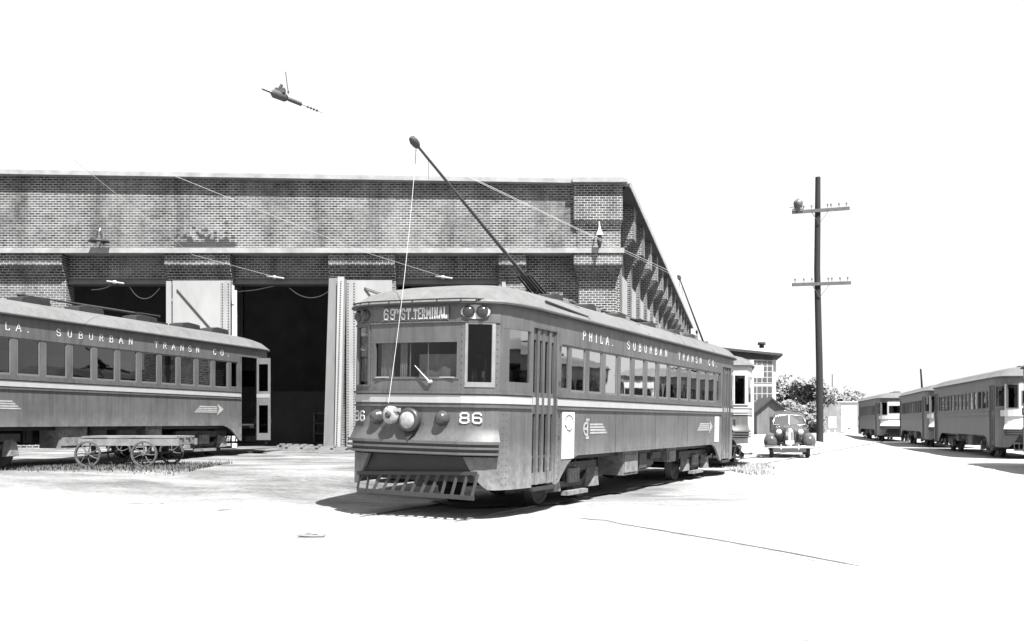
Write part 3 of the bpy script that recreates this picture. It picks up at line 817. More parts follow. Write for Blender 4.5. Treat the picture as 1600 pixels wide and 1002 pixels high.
        for z in (2.5, 1.95, 1.45, 1.1): hg.lathe((HW, 2.06, z), (0,0,1), [(0,.016),(.07,.016)], 8)
        hg.build('hinge', DARK, root)
    return root

ROLL = R(1.2)
TR86 = tram((T86.x, T86.y, 0), YAW86, 'large front tram numbered 86, its sign reading 69th St. Terminal', roll=ROLL,
     pole=(0, -.05, 5.3), rearpole='down', number='86', dest=True, retr=True)
tram((TL.x, TL.y, .42), YAWL, 'tram with its end door folded open, parked behind the hand cart before the brick barn', detail=1, open_rear=True, pole=None, rearpole='down', blinds=True, glassm=glass('faint_window_glass', .13, 1.4, pw_=2.6))
PT = tram((5.78, 28.6, 0), R(12), 'pale tram with white end, close behind the rear of the tram numbered 86', detail=1, paint=mat('pale_tram_paint', .5, .45, .1, 3), endpaint=CREAM, dashpaint=PAINT, pole=(-.8, .6, 5.75), rearpole=None, arrows=False, text=False)

q = MB()
for k in range(5): q.box(.62, .86, -.0-.012+.05, .06, 1.0+.07*k+.12, 1.03+.07*k+.12)
q.build('louvre', DARK, PT)
WEND = 'trams parked along the right of the yard'
def corner(px, D, yaw, dz=0):   # front centre from where the front left corner is seen
    p = at(px, 660, D); c, n = math.cos(yaw), math.sin(yaw)
    return (p.x+1.34*c-.7*n, p.y-1.34*n-.7*c, dz)
def white_end(loc, yaw, label, **k):
    return tram(loc, yaw, label, detail=1, paint=PAINT_D, endpaint=WHITE, rearpole=None, arrows=False, text=False, group=WEND, glassm=GLASS_D, stripe=PAINT_D, **k)
MID = white_end(corner(1447, 52, R(16)), R(16), 'middle tram of the three on the right, a short pole raised from its roof', pole=None)
q = MB(); q.tube([(0, 12.9, 3.35), (-.15, 12.5, 4.85)], [.07, .055], 8); q.build('trolley_pole', DARK, MID)
FAR = white_end(corner(1372, 68, R(14)), R(14), 'farthest tram on the right, its white end with dark windows facing the yard')
NEAR = copy_tree(FAR); NEAR.location = corner(1560, 36, R(13.8)); NEAR.rotation_euler.z = -R(13.8)
tag(NEAR, 'nearest tram of the three on the right, cut off by the edge of the photo')
NEAR['label'] = 'nearest tram of the three on the right, closest to the camera'
OFF = copy_tree(NEAR); OFF.location = corner(1900, 17.5, R(14)); OFF.rotation_euler.z = -R(14)
OFF['label'] = 'tram wholly beyond the right edge, seen only mirrored in windows'
HID = tram((8.9, 46.0, 0), R(13), 'tram parked far behind the pale one, only its upright trolley pole showing over the roofs', detail=1, paint=PAINT_D, pole=(-.15, 2.9, 5.9), rearpole=None, arrows=False, text=False)

# ------------------------------------------------------------------ brick barn
Yf = 32.0
def X(px, D=Yf): return (px-800)/F*D
def Z(py, D=Yf): return HCAM+(HOR-py)/F*D
barn = empty('brick_barn', (X(975), Yf, .48)); BO = Vector((X(975), Yf, .48))
tag(barn, 'long brick tram barn with stone coping, corbelled piers and tall open doorways', 'tram barn')
class BM_(MB):
    def build(s, name, m, parent=barn, off=None):
        o = MB.build(s, name, m, parent); 
        if parent is barn: o.location = -BO
        return o
XL = -36.0; XR = X(972); GZ = .48
zB0, zB1 = 6.96, 7.13; zT = 9.26
Yup = 32.0; Ylo = 32.45
wall = BM_(); wall.box(XL, XR-.05, Yup, Yup+.5, zB1, zT); wall.build('upper_wall', BRICK)
piers = [(-60, 98, False), (258, 360, True), (514, 617, True), (779, 822, False)]
opens = [(98, 258), (360, 516), (617, 782), (-480, -60)]
lo = BM_()
for a, c in ((98, 258), (360, 514), (617, 779), (-480, -60)): lo.box(X(a), X(c), Ylo, Ylo+.4, 6.2, zB0)
lo.box(XL, X(-480), Ylo, Ylo+.4, -.2, zB0)
for a, c in ((-60, 98), (258, 360), (514, 617)): lo.box(X(a), X(c), Ylo, Ylo+.4, -.2, zB0)
lo.box(X(782), XR-.02, Ylo, Ylo+.4, -.2, zB0)
lo.build('lower_wall', BRICK)
for a, c in ((98, 258), (360, 514), (617, 779), (-480, -60)):
    l = BM_(); y0 = Ylo-.06; x0, x1 = X(a)+.002, X(c)-.002
    l.box(x0, x1, y0, y0+.03, 6.01, 6.2); l.box(x0, x1, y0-.08, y0, 6.01, 6.035); l.box(x0, x1, y0-.08, y0, 6.18, 6.2); l.box(x0, x1, y0+.03, y0+.46, 6.0, 6.03)
    l.build('lintel', STEEL)
belt = BM_(); belt.box(XL, XR+.05, Yup-.22, Ylo, zB0, zB1); belt.build('belt_course', CONC)
cop = BM_(); cop.hexa([(XL, Yup-.30, zT+.60), (X(893), Yup-.30, zT), (X(893), Yup+.6, zT), (XL, Yup+.6, zT+.60), (XL, Yup-.30, zT+.75), (X(893), Yup-.30, zT+.14), (X(893), Yup+.6, zT+.14), (XL, Yup+.6, zT+.75)])
cop.box(X(893)+.003, XR+.14, Yup-.42, Yup+.6, zT, zT+.15)
cop.build('coping', CONC)
fil = BM_(); fil.prism([(XL, Yup+.001, zT), (X(893), Yup+.001, zT), (XL, Yup+.001, zT+.602)], (0, .45, 0)); fil.build('parapet', BRICK)
def corbel(m, x0, x1, yf, yb, z1, z0, zc, n=5, side=0.0):
    """block from z1 down to z0 flush at yf, then stepping back to yb at zc"""
    m.box(x0, x1, yf, Ylo+.02, z0, z1)
    for k in range(n):
        t = (k+1)/n; za = z0+(zc-z0)*k/n; zb = z0+(zc-z0)*(k+1)/n; y = yf+(yb-yf)*t
        m.box(x0+side*t, x1-side*t, y, Ylo+.02, zb, za)
for (a, c, covered) in piers:
    p = BM_(); corbel(p, X(a), X(c), Yup-.08, Ylo-.2, zB0-.003, 6.58, 6.12)
    p.box(X(a), X(c), Ylo-.2, Ylo+.01, -.2, 6.12); p.build('pier', BRICK)
# corner pier, upper and lower tiers
p = BM_(); corbel(p, X(896), XR, Yup-.19, Yup-.03, zT-.003, 8.05, 7.68, 5, .08)
p.box(X(902), XR-.09, Yup-.03, Yup+.02, zB1+.003, 7.68)
p.build('corner_pier', BRICK)
p = BM_(); corbel(p, X(896), XR, Yup-.17, Ylo-.2, zB0-.003, 6.58, 6.08, 6, .15)
p.box(X(905), XR-.16, Ylo-.2, Ylo+.01, -.2, 6.08); p.build('corner_pier', BRICK)
# patch of darker bricks on the upper wall, denser towards the bottom
rp = random.Random(3); sp = BM_()
for row in range(13):
    for c_ in range(-1, 16):
        x = X(278)+c_*.125*.95+(.06 if row % 2 else 0); pr = 1.0 if row < 3 else .9-.1*(row-2)
        if row > 4: pr *= .6 if 4 < c_ < 12 else .3
        if rp.random() < pr: sp.box(x, x+.115, Yup-.006, Yup-.001, zB1+.01+row*.081, zB1+.01+row*.081+.068)
sp.build('dark_patch', BRICK_D)
# door leaves
def leaf(x0, x1, yh, z1, flip=1, name='barn_door', hand=True):
    zb = .56; d = BM_(); d.box(x0, x1, yh, yh+.06, zb, z1); 
    o = d.build(name, DOORP)
    e = BM_()
    ex = x1-.32 if flip > 0 else x0
    e.box(ex, ex+.32, yh-.03, yh-.002, zb, z1); ob = e.build('door_edge_plate', mat('edge_plate_paint', .33, .6, .2, 4, streak=True), o)
    ob.location = (0,0,0)
    rv = BM_()
    for k in range(60):
        z = zb+.1+k*(z1-zb-.15)/60
        for q in (.05, .25): rv.box(ex+q-.02, ex+q+.02, yh-.04, yh-.031, z, z+.035)
    r_ = rv.build('bolt_heads', DARK, o)
    br = BM_()
    if flip > 0: br.tube([(x0+.15, yh-.03, z1-.3), (x1-.36, yh-.03, z1-1.95)], .025, 5)
    else:
        br.tube([(x0+.6, yh-.03, z1-.25), (x0+1.3, yh-.03, z1-1.2)], .02, 5); br.tube([(x0+.6, yh-.03, z1-.25), (x0+1.9, yh-.03, z1-.7)], .012, 5); br.tube([(x0+.5, yh-.05, z1-2.2), (x0+.42, yh-.05, z1-4.2)], .025, 5)
        for z in (z1-1.4, z1-2.6, z1-3.9): br.box(x0+.33, x1-.01, yh-.008, yh-.0015, z, z+.02)
    br.build('door_brace', IRON, o)
    return o
leaf(X(268), X(359), Ylo-.34, 6.09, 1)
leaf(X(541), X(612), Ylo-.36, 6.1, -1)
# leaf standing nearly end-on at the right of the middle doorway
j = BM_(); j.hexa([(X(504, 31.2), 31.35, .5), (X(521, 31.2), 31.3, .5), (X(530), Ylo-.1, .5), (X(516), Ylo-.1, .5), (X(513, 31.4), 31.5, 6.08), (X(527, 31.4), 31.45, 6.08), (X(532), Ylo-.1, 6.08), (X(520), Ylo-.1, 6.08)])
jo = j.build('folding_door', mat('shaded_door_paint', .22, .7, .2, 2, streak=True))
j = BM_(); j.hexa([(X(522.5, 31.2), 31.2, .5), (X(531, 31.2), 31.24, .5), (X(533), Ylo-.3, .5), (X(531), Ylo-.3, .5), (X(528.5, 31.4), 31.3, 6.1), (X(538, 31.4), 31.34, 6.1), (X(540), Ylo-.3, 6.1), (X(534), Ylo-.3, 6.1)])
je = j.build('folding_door', DOORP)
rv = BM_()
for k in range(70):
    t = k/70; rv.box(X(523.6+6.2*t, 31.2)+.03, X(523.6+6.2*t, 31.2)+.07, 31.19+.1*t-.012, 31.19+.1*t, .6+5.4*t, .63+5.4*t)
rv.build('bolt_heads', DARK, je).location = (0,0,0)
# frame posts at the doorways
for px, w_, y_, m_ in ((257, 8, Ylo-.3, DOORP), (266, 2, Ylo-.25, DOORP), (362.5, 6, Ylo-.45, WHITE)):
    q = BM_(); x = X(px)
    if px > 300: q.box(x, x+.15, y_, y_+.06, .5, 5.75); q.box(x+.01, x+.08, y_-.04, y_-.002, 5.3, 5.9)
    else: q.box(x, x+w_*.0213, y_, y_+.1, .5, 6.08)
    if px == 257:
        for k in range(4): q.box(x+.175, x+.26, y_+.02, y_+.07, .9+1.5*k, 1.0+1.5*k)
    q.build('doorway_post', m_)
q = BM_(); q.box(X(784), X(790), Ylo-.24, Ylo-.21, .5, 6.1); q.build('doorway_post', DOORP)
# interior shell, side wall and roof
SD = Vector((.2266, .974)).normalized(); SN = Vector((SD.y, -SD.x)); SL = 50.0
def sp_(t, o, z): # point on the side: t along, o outward from the outer plane
    return (X(975)+SD.x*t+SN.x*o, Yf+SD.y*t+SN.y*o, z)
def sbox(m, t0, t1, o0, o1, z0, z1):
    m.hexa([sp_(t0,o0,z0), sp_(t0,o1,z0), sp_(t1,o1,z0), sp_(t1,o0,z0), sp_(t0,o0,z1), sp_(t0,o1,z1), sp_(t1,o1,z1), sp_(t1,o0,z1)])
sw = BM_(); sbox(sw, .5, SL, -1.1, -.75, -.2, 9.2); sw.build('side_wall', BRICK)
zs = 9.2
inn = BM_(); inn.box(XL, XL+.4, Yf+.5, Yf+45, -.2, 9.2); inn.build('far_side_wall', BRICK)
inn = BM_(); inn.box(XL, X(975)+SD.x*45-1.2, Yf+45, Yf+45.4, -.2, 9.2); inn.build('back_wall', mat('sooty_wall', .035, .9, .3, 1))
for px in (300, 565):
    for k in range(3): inn = BM_(); inn.box(X(px)-.15, X(px)+.15, Yf+1.5+2*k, Yf+1.75+2*k, .4, 8.6); inn.build('column', IRON)
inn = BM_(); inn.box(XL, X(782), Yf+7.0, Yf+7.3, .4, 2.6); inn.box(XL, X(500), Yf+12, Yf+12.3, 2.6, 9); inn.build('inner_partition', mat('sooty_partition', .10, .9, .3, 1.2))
rf = BM_(); rf.hexa([(XL, Yf+.51, 9.2), sp_(.5, -.72, 9.2), sp_(SL, -.72, 9.2), (XL, Yf+SL, 9.2), (XL, Yf+.51, 9.35), sp_(.5, -.72, 9.35), sp_(SL, -.72, 9.35), (XL, Yf+SL, 9.35)]); rf.build('roof', TAR)
ev = BM_(); sbox(ev, .22, SL+.3, -.9, .16, 9.26, 9.36); ev.build('eave', mat('eave_boards', .06, .8, .3, 3))
fa = BM_(); sbox(fa, .22, SL+.3, .165, .20, 9.22, 9.41); fa.build('fascia', CONC)
sb = BM_(); sbox(sb, .3, SL, -.74, .0, zB0, zB1-.01) if False else None
def scorb(m, t0, t1, o1, o2, z1, z0, zc, n=5):
    sbox(m, t0, t1, -.76, o1, z0, z1)
    for k in range(n):
        t = (k+1)/n; za = z0+(zc-z0)*k/n; zb = z0+(zc-z0)*(k+1)/n
        sbox(m, t0+.12*t, t1-.12*t, -.76, o1+(o2-o1)*t, zb, za)
k = 0; tt = 3.3
while tt < SL:
    m = BM_(); scorb(m, tt-.1, tt+.75, 0, -.46, 9.255, 8.05, 7.6)
    sbox(m, tt+.05, tt+.6, -.76, -.50, -.2, 7.6)
    m.build('side_pier', BRICK)
    tt += 3.5
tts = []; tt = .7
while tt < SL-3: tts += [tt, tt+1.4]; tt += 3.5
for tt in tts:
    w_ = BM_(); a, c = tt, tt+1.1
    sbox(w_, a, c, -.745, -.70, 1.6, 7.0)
    wo = w_.build('sunlit_panel', CREAM)  # cream panels with window bars paint the sunlit brightness of the brick bays
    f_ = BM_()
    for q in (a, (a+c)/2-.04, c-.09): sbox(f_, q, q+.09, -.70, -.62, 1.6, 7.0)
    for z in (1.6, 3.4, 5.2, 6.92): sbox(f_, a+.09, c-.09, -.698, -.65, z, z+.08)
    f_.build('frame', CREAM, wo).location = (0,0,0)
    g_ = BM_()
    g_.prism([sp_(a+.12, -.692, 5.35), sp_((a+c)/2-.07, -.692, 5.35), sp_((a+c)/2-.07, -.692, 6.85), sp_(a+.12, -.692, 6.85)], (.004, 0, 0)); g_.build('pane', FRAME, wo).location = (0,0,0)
# barn lamps
def lamp(px, py, pd, label, flip=False):
    y = Yup-.02; o = empty('wall_lamp', (X(px), y, Z(py))); tag(o, label, 'lamp', None)
    a = MB(); a.tube([(0, 0, -.1), (0, -.12, .28), (0, -.3, .34), (0, -.4, .18)], .02, 6); a.build('arm', WHITE, o)
    s = MB(); s.lathe((0, -.4, -.12), (0,0,1), [(0,.34),(.03,.33),(.1,.12),(.2,.08),(.34,.06)], 16) if not flip else s.lathe((0, -.4, -.12), (0,0,1), [(0,.13),(.04,.12),(.22,.04),(.3,.03)], 14)
    s.build('shade', DARK if not flip else WHITE, o)
    b = MB(); b.lathe((0, -.4, -.02) if not flip else (0, -.4, -.14), (0,0,-1), [(0,.05),(.08,.08),(.16,.05),(.2,.01)] if not flip else [(0,.07),(.12,.09),(.26,.07),(.4,.03)], 10); b.build('bulb' if not flip else 'reflector', WHITE if not flip else DARK, o)
    return o
lamp(163, 376, 0, 'dark shaded gooseneck lamp above the left doorway of the brick barn')
lamp(935, 366, 0, 'small white bell lamp on the corner pier of the brick barn', True)

q = BM_()
for k in range(7): q.box(X(430)+.0, X(430)+2.3, Yf+6.1, Yf+6.6, .49+.2*k, .52+.2*k) if k % 2 == 0 else None
q.box(X(430), X(430)+.06, Yf+6.1, Yf+6.6, .49, 1.75); q.box(X(430)+2.24, X(430)+2.3, Yf+6.1, Yf+6.6, .49, 1.75); q.build('work_shelf', WOODL)
# ------------------------------------------------------------------ wires
WIRE = mat('bright_wire', .7, .5, .1, 5)
def wire(name, pts, r, label, cat='wire', group=None, m=None, sag=0.0):
    P = [Vector(p) for p in pts]
    if len(P) == 2 and sag:
        a, b = P; P = [a.lerp(b, t/20)+Vector((0,0,-sag*4*(t/20)*(1-t/20))) for t in range(21)]
    mb = MB(); mb.tube(P, r, 5); o = mb.build(name, m or WIRE); tag(o, label, cat, group); return o
def axis86(ly, z): return (T86.x+ly*math.sin(YAW86), T86.y+ly*math.cos(YAW86), z)
WZ = 5.42
tw = [axis86(l, WZ) for l in range(-12, 14, 2)]+[axis86(13, WZ)]
tw = [axis86(-12, WZ), at(408, 137, 11.75), at(473, 163, 12.15), at(638, 234, 13.7), at(765, 291, 16.7), at(900, 356, 20.0), at(1060, 430, 26.3), at(1140, 468, 34), at(1180, 500, 50)]
tw[0] = tuple(Vector(tw[1])+(Vector(tw[1])-Vector(tw[2])).normalized()*9)
wire('trolley_wire', tw, .0045, 'trolley wire over the tram numbered 86, passing the frog high above the yard')
fp = at(438, 150, 11.95); d_ = (at(473, 163, 12.15)-at(408, 137, 11.75)).normalized()
fr = empty('wire_frog', tuple(fp)); tag(fr, 'dark trolley wire frog hanging high in the white sky above the barn', 'wire frog')
q = MB(); q.lathe(-d_*.13, d_, [(0,.02),(.04,.055),(.2,.05),(.24,.02)], 10); q.tube([-d_*.25, d_*.3], .014, 6); q.box(-.06, .06, -.04, .04, .03, .09); q.bar((-.03,0,.05), (.02,0,.14), .03); q.tube([d_*.12, d_*.3], .025, 6); q.build('frog_body', IRON, fr)
q = MB()
for k in range(4): q.lathe(d_*(.38+.0*k+.045*k), d_, [(0,.008),(.015,.018),(.03,.008)], 8)
q.tube([d_*.3, d_*.62], .004, 4); q.build('insulator', IRON, fr)
q = MB(); q.tube([(.10, 0, .05), (.09, 0, .10), (.065, 0, .30)], .006, 5); q.lathe((.10,0,.03), (0,0,1), [(0,.012),(.03,.012)], 6); q.build('hanger', IRON, fr)
WG = 'slack wires leading to the barn doorways'
wire('span_wire', [at(60, 195, 14), at(285, 280, 18.5), at(560, 391, 28), at(694, 433, 32.2)], .0045, 'wire slanting down across the brick front to the right doorway lintel')
wire('span_wire', [at(700, 262, 15), at(980, 396, 24), at(1060, 434, 28.5), at(1100, 452, 33)], .0035, 'thin span wire running to the right past the barn corner lamp')
wire('span_wire', [at(115, 250, 18), at(300, 398, 29.5), at(430, 433, 32.2)], .0045, 'wire running down to the middle doorway lintel clamp')
for i, (px, py, lab) in enumerate(((180, 441, 'left doorway'), (430, 433, 'middle doorway'), (693, 433, 'right doorway'))):
    q = MB(); c = at(px, py, 32.2); q.tube([c+Vector((-.28,0,.03)), c+Vector((.3,0,-.05))], .035, 6); q.lathe(c+Vector((-.1,0,0)), (1,0,-.1), [(0,.03),(.04,.07),(.12,.07),(.16,.03)], 8)
    tag(q.build('wire_clamp', CREAM), 'pale wire clamp on the steel lintel of the %s' % lab, 'clamp')
def hang(pts, D, label):
    P = [at(x, y, D) for x, y in pts]
    # smooth
    for _ in range(2):
        Q = [P[0]]
        for a, b in zip(P, P[1:]): Q += [a*.75+b*.25, a*.25+b*.75]
        P = Q+[P[-1]]
    wire('slack_wire', P, .016, label, 'wire', m=mat('slack_wire_grey', .35, .6, .1, 5))
hang([(452, 450), (466, 461), (482, 466), (500, 464), (514, 455), (525, 444)], 32.6, 'slack wire looping below the lintel in the middle doorway, right part')
hang([(368, 456), (395, 454), (415, 450), (428, 447)], 32.6, 'slack wire in the middle doorway, beside its bright left post')
hang([(203, 449), (212, 462), (224, 468), (238, 464), (250, 450)], 32.6, 'slack wire loop hanging in the left doorway above the tram roof')
hang([(143, 453), (160, 452), (178, 444)], 32.6, 'short slack wire in the left doorway beside the clamp')
# trolley rope of tram 86
tip = Vector((0, -.05, 5.3)); 
Mx = Matrix.Translation((T86.x, T86.y, 0)) @ Matrix.Rotation(-YAW86, 4, 'Z') @ Matrix.Rotation(ROLL, 4, 'Y')
rp_ = MB(); a = Mx @ (tip+Vector((.0,0,-.1))); b = Mx @ Vector((-.30, -.19, 1.62)); rp_.tube([a.lerp(b, t/12)+Vector((.03*math.sin(math.pi*t/12),0,0)) for t in range(13)], .0045, 5)
o = rp_.build('trolley_rope', WIRE); o.parent = TR86; o.matrix_parent_inverse = Mx.inverted()

# ------------------------------------------------------------------ hand cart
cz = gz(X(225, 20.5), 20.5)
cx0, cx1 = X(128, 20.5), X(298, 20.5)
hc = empty('hand_cart', (cx0+1.1, 20.6, cz), R(0)); tag(hc, 'low wooden hand cart on spoked iron wheels in front of the parked tram', 'hand cart')
q = MB(); 
for k in range(8): q.box(-.95, 1.05+.015*(k % 3), -.45+k*.135, -.45+k*.135+.128, .60, .64)
q.build('deck', WOODL, hc)
q = MB(); q.box(-1.0, 1.1, -.5, -.44, .44, .58); q.box(-1.0, 1.1, .66, .72, .44, .58)
for x in (-.95, .0, .98): q.box(x, x+.07, -.438, .658, .46, .596)
q.build('frame', WOODL, hc)
q = MB()
for x, y in ((-.72, .1), (.45, .1)): q.tube([(x, -.72, .27), (x, .95, .27)], .025, 8); q.bar((x, -.4, .3), (x, -.4, .5), .08); q.bar((x, .62, .3), (x, .62, .5), .08)
q.build('axle', IRON, hc)
def spoked():
    q = MB(); r = .27; n = 28
    rg = []
    for k in range(n):
        t = 2*math.pi*k/n; c_, s_ = math.cos(t), math.sin(t)
        rg.append([(c_*(r-.035), -.03, s_*(r-.035)), (c_*r, -.03, s_*r), (c_*r, .03, s_*r), (c_*(r-.035), .03, s_*(r-.035))])
    q.rings(rg+[rg[0]], False, True)
    for k in range(7):
        t = 2*math.pi*k/7; m_ = t+.35
        q.tube([(0,0,0), (.13*math.cos(m_), 0, .13*math.sin(m_)), ((r-.02)*math.cos(t+.45), 0, (r-.02)*math.sin(t+.45))], [.022, .014, .014], 5)
    q.lathe((0, -.06, 0), (0,1,0), [(0,.035),(.02,.05),(.1,.05),(.12,.035)], 10)
    return q
w0 = spoked().build('wheel', mat('cart_wheel_iron', .09, .7, .4, 9), hc, (-.72, -.68, .27))
for i, (x, y) in enumerate(((.45, -.68), (-.72, .92), (.45, .92))):
    c = w0.copy(); scene.collection.objects.link(c); c.parent = hc; c.location = (x, y, .27); c.rotation_euler = (0, .5*(i+1), 0)

# ------------------------------------------------------------------ planks by the middle door
pg = random.Random(5)
for i, (px, py, D, ln, rz, label) in enumerate((
    (505, 703, 29.5, 2.4, -4, 'long weathered plank lying flat before the middle barn doorway'),
    (500, 708, 28.3, 2.2, 3, 'pale timber lying nearest the rails before the middle barn doorway'),
    (462, 699, 30.2, 1.2, -14, 'short tilted board at the left end of the timbers by the barn door'))):
    q = MB(); q.box(-ln/2, ln/2, -.1, .1, 0, .12)
    for k in range(5): q.box(-ln/2+.1+k*ln/5, -.02-ln/2+.2+k*ln/5, -.13, .13, .121, .17)
    c = at(px, py, D); tag(q.build('plank', WOODL, None, (c.x, D, gz(c.x, D)+.01)), label, 'plank').rotation_euler = (0, R(1.5), R(rz))

# ------------------------------------------------------------------ pole
PY = 61.0; pc = at(1281, 660, PY)
up_ = empty('utility_pole', (pc.x, PY, 0)); tag(up_, 'tall dark wooden utility pole with two crossarms beside the parked car', 'utility pole')
top = Z(277, PY); q = MB(); rg_ = []
pts = [(.0, 0, -.3), (-.0, 0, 2), (-.03, 0, 5), (-.1, 0, 8), (-.17, 0, 11), (-.14, 0, 14), (X(1278, PY)-pc.x, 0, top)]
q.tube(pts, [.225, .22, .21, .2, .19, .18, .16], 14); q.build('pole', mat('creosoted_wood', .018, .9, .4, 3, streak=True, bump=.3), up_)
def arm(pl, yl, pr, yr, name, yoff):
    a = at(pl, yl, PY)-Vector((pc.x, PY, 0)); b = at(pr, yr, PY)-Vector((pc.x, PY, 0)); a.y = b.y = yoff
    q = MB(); q.bar(a, b, .12, .2); ar = q.build('crossarm', mat('crossarm_wood', .09, .8, .3, 4), up_)
    for t in (.05, .2, .34, .62, .68, .82, .95):
        c = a.lerp(b, t); q = MB(); q.tube([c+Vector((0,0,.1)), c+Vector((0,0,.24))], .02, 5); q.lathe(c+Vector((0,0,.24)), (0,0,1), [(0,.06),(.06,.05),(.08,.07),(.16,.04)], 8); q.build('insulator', mat('insulator_glass', .3, .3, .3, 6), ar)
    mdl = a.lerp(b, .48)
    q = MB(); q.tube([a.lerp(b, .33), mdl+Vector((0, 0, -.9))], .022, 5); q.tube([a.lerp(b, .65), mdl+Vector((0, 0, -.8))], .014, 5); q.build('brace', IRON, ar)
    return ar
a1 = arm(1236, 333.5, 1325, 327, 'x', -.26); arm(1236, 446, 1327, 443, 'x', -.26)
c = at(1245, 318, PY)-Vector((pc.x, PY, 0)); c.y = -.3
q = MB(); q.lathe(c+Vector((0,0,-.38)), (0,0,1), [(0,.1),(.08,.24),(.3,.30),(.42,.28),(.52,.18),(.62,.04)], 14); q.tube([c+Vector((-.55,0,-.34)), c+Vector((.2,0,-.22)), c+Vector((.25,0,-.5))], .03, 5); q.box(c.x-.35, c.x+.3, -.36, -.24, c.z-.58, c.z-.40)
q.build('lamp_head', mat('lamp_head_paint', .12, .5, .4, 3), up_)

# ------------------------------------------------------------------ car
CY = 36.6; cc = at(1234, 660, CY)
car = empty('parked_car', (cc.x, CY, 0), R(-15)); tag(car, 'dark rounded saloon car parked facing the camera beside the utility pole', 'car')
def sec(y, w, z0, z1, k=.75, n=20, wt=None):   # rounded cross section, wt = width at the top
    P = []; wt = wt or w
    for i in range(n):
        t = 2*math.pi*i/n; c_, s_ = math.cos(t), math.sin(t)
        u = math.copysign(abs(c_)**k, c_); v = math.copysign(abs(s_)**k, s_)
        zz = (v+1)/2; ww = w+(wt-w)*zz
        P.append((u*ww/2, y, z0+(z1-z0)*zz))
    return P
q = MB(); q.rings([sec(.02, .30, .45, 1.06), sec(.06, .42, .42, 1.14), sec(.3, .55, .4, 1.2), sec(.9, .95, .4, 1.25), sec(1.35, 1.25, .4, 1.28, .6), sec(1.5, 1.5, .38, 1.25, .6), sec(3.9, 1.5, .38, 1.2, .6), sec(4.5, 1.2, .4, 1.05), sec(4.8, .6, .45, .9)], True, True, (True, True)); q.build('body', CARP, car)
q = MB(); q.rings([sec(1.45, 1.38, 1.15, 1.26, .5), sec(1.62, 1.36, 1.12, 1.5, .5, wt=1.2), sec(1.85, 1.34, 1.1, 1.72, .5, wt=1.12), sec(2.3, 1.36, 1.1, 1.80, .55, wt=1.1), sec(3.2, 1.36, 1.1, 1.79, .55, wt=1.08), sec(3.8, 1.28, 1.1, 1.6, .6, wt=1.0), sec(4.3, 1.1, 1.0, 1.2, .7)], True, True, (True, True)); cb = q.build('cabin', CARP, car)
q = MB()
for s in (-1, 1):
    q = MB(); pts = [(.03, 1.47, 1.26), (.56, 1.54, 1.26), (.6, 1.60, 1.34), (.5, 1.72, 1.60), (.35, 1.76, 1.65), (.03, 1.74, 1.66)]
    q.add([(s*x, y-.06, z) for x, y, z in pts], [tuple(range(6))]); q.build('windscreen', glass('car_glass', .5, 2.2), cb)
q = MB(); q.tube([(-.60, 1.45, 1.25), (-.61, 1.49, 1.4), (-.5, 1.64, 1.60), (0, 1.67, 1.65), (.5, 1.64, 1.60), (.61, 1.49, 1.4), (.60, 1.45, 1.25), (0, 1.40, 1.23), (-.60, 1.45, 1.25)], .02, 6); q.tube([(0, 1.39, 1.24), (0, 1.66, 1.63)], .015, 5); q.build('windscreen_frame', CHROME, cb)
q = MB(); q.tube([(-.55, 1.5, 1.3), (-.6, 1.62, 1.62), (-.5, 1.95, 1.76), (0, 2.0, 1.82), (.5, 1.95, 1.76), (.6, 1.62, 1.62), (.55, 1.5, 1.3)], .03, 6); q.build('roof_gutter', CARP, cb)
q = MB(); q.rings([sec(-.04, .12, .5, 1.02), sec(-.02, .26, .44, 1.10), sec(.08, .36, .42, 1.14)], True, True, (True, False)); gr_ = q.build('grille', CHROME, car)
q = MB()
for k in range(9): q.bar((-.22, .01+.0*k, .5+.062*k), (.22, .01, .5+.062*k), .015)
for s in (-1, 1):
    for k in range(5): q.bar((s*(.2+.05*k), .06+.04*k, .5), (s*(.19+.05*k), .06+.04*k, 1.0), .015)
q.build('grille_bars', DARK, gr_)
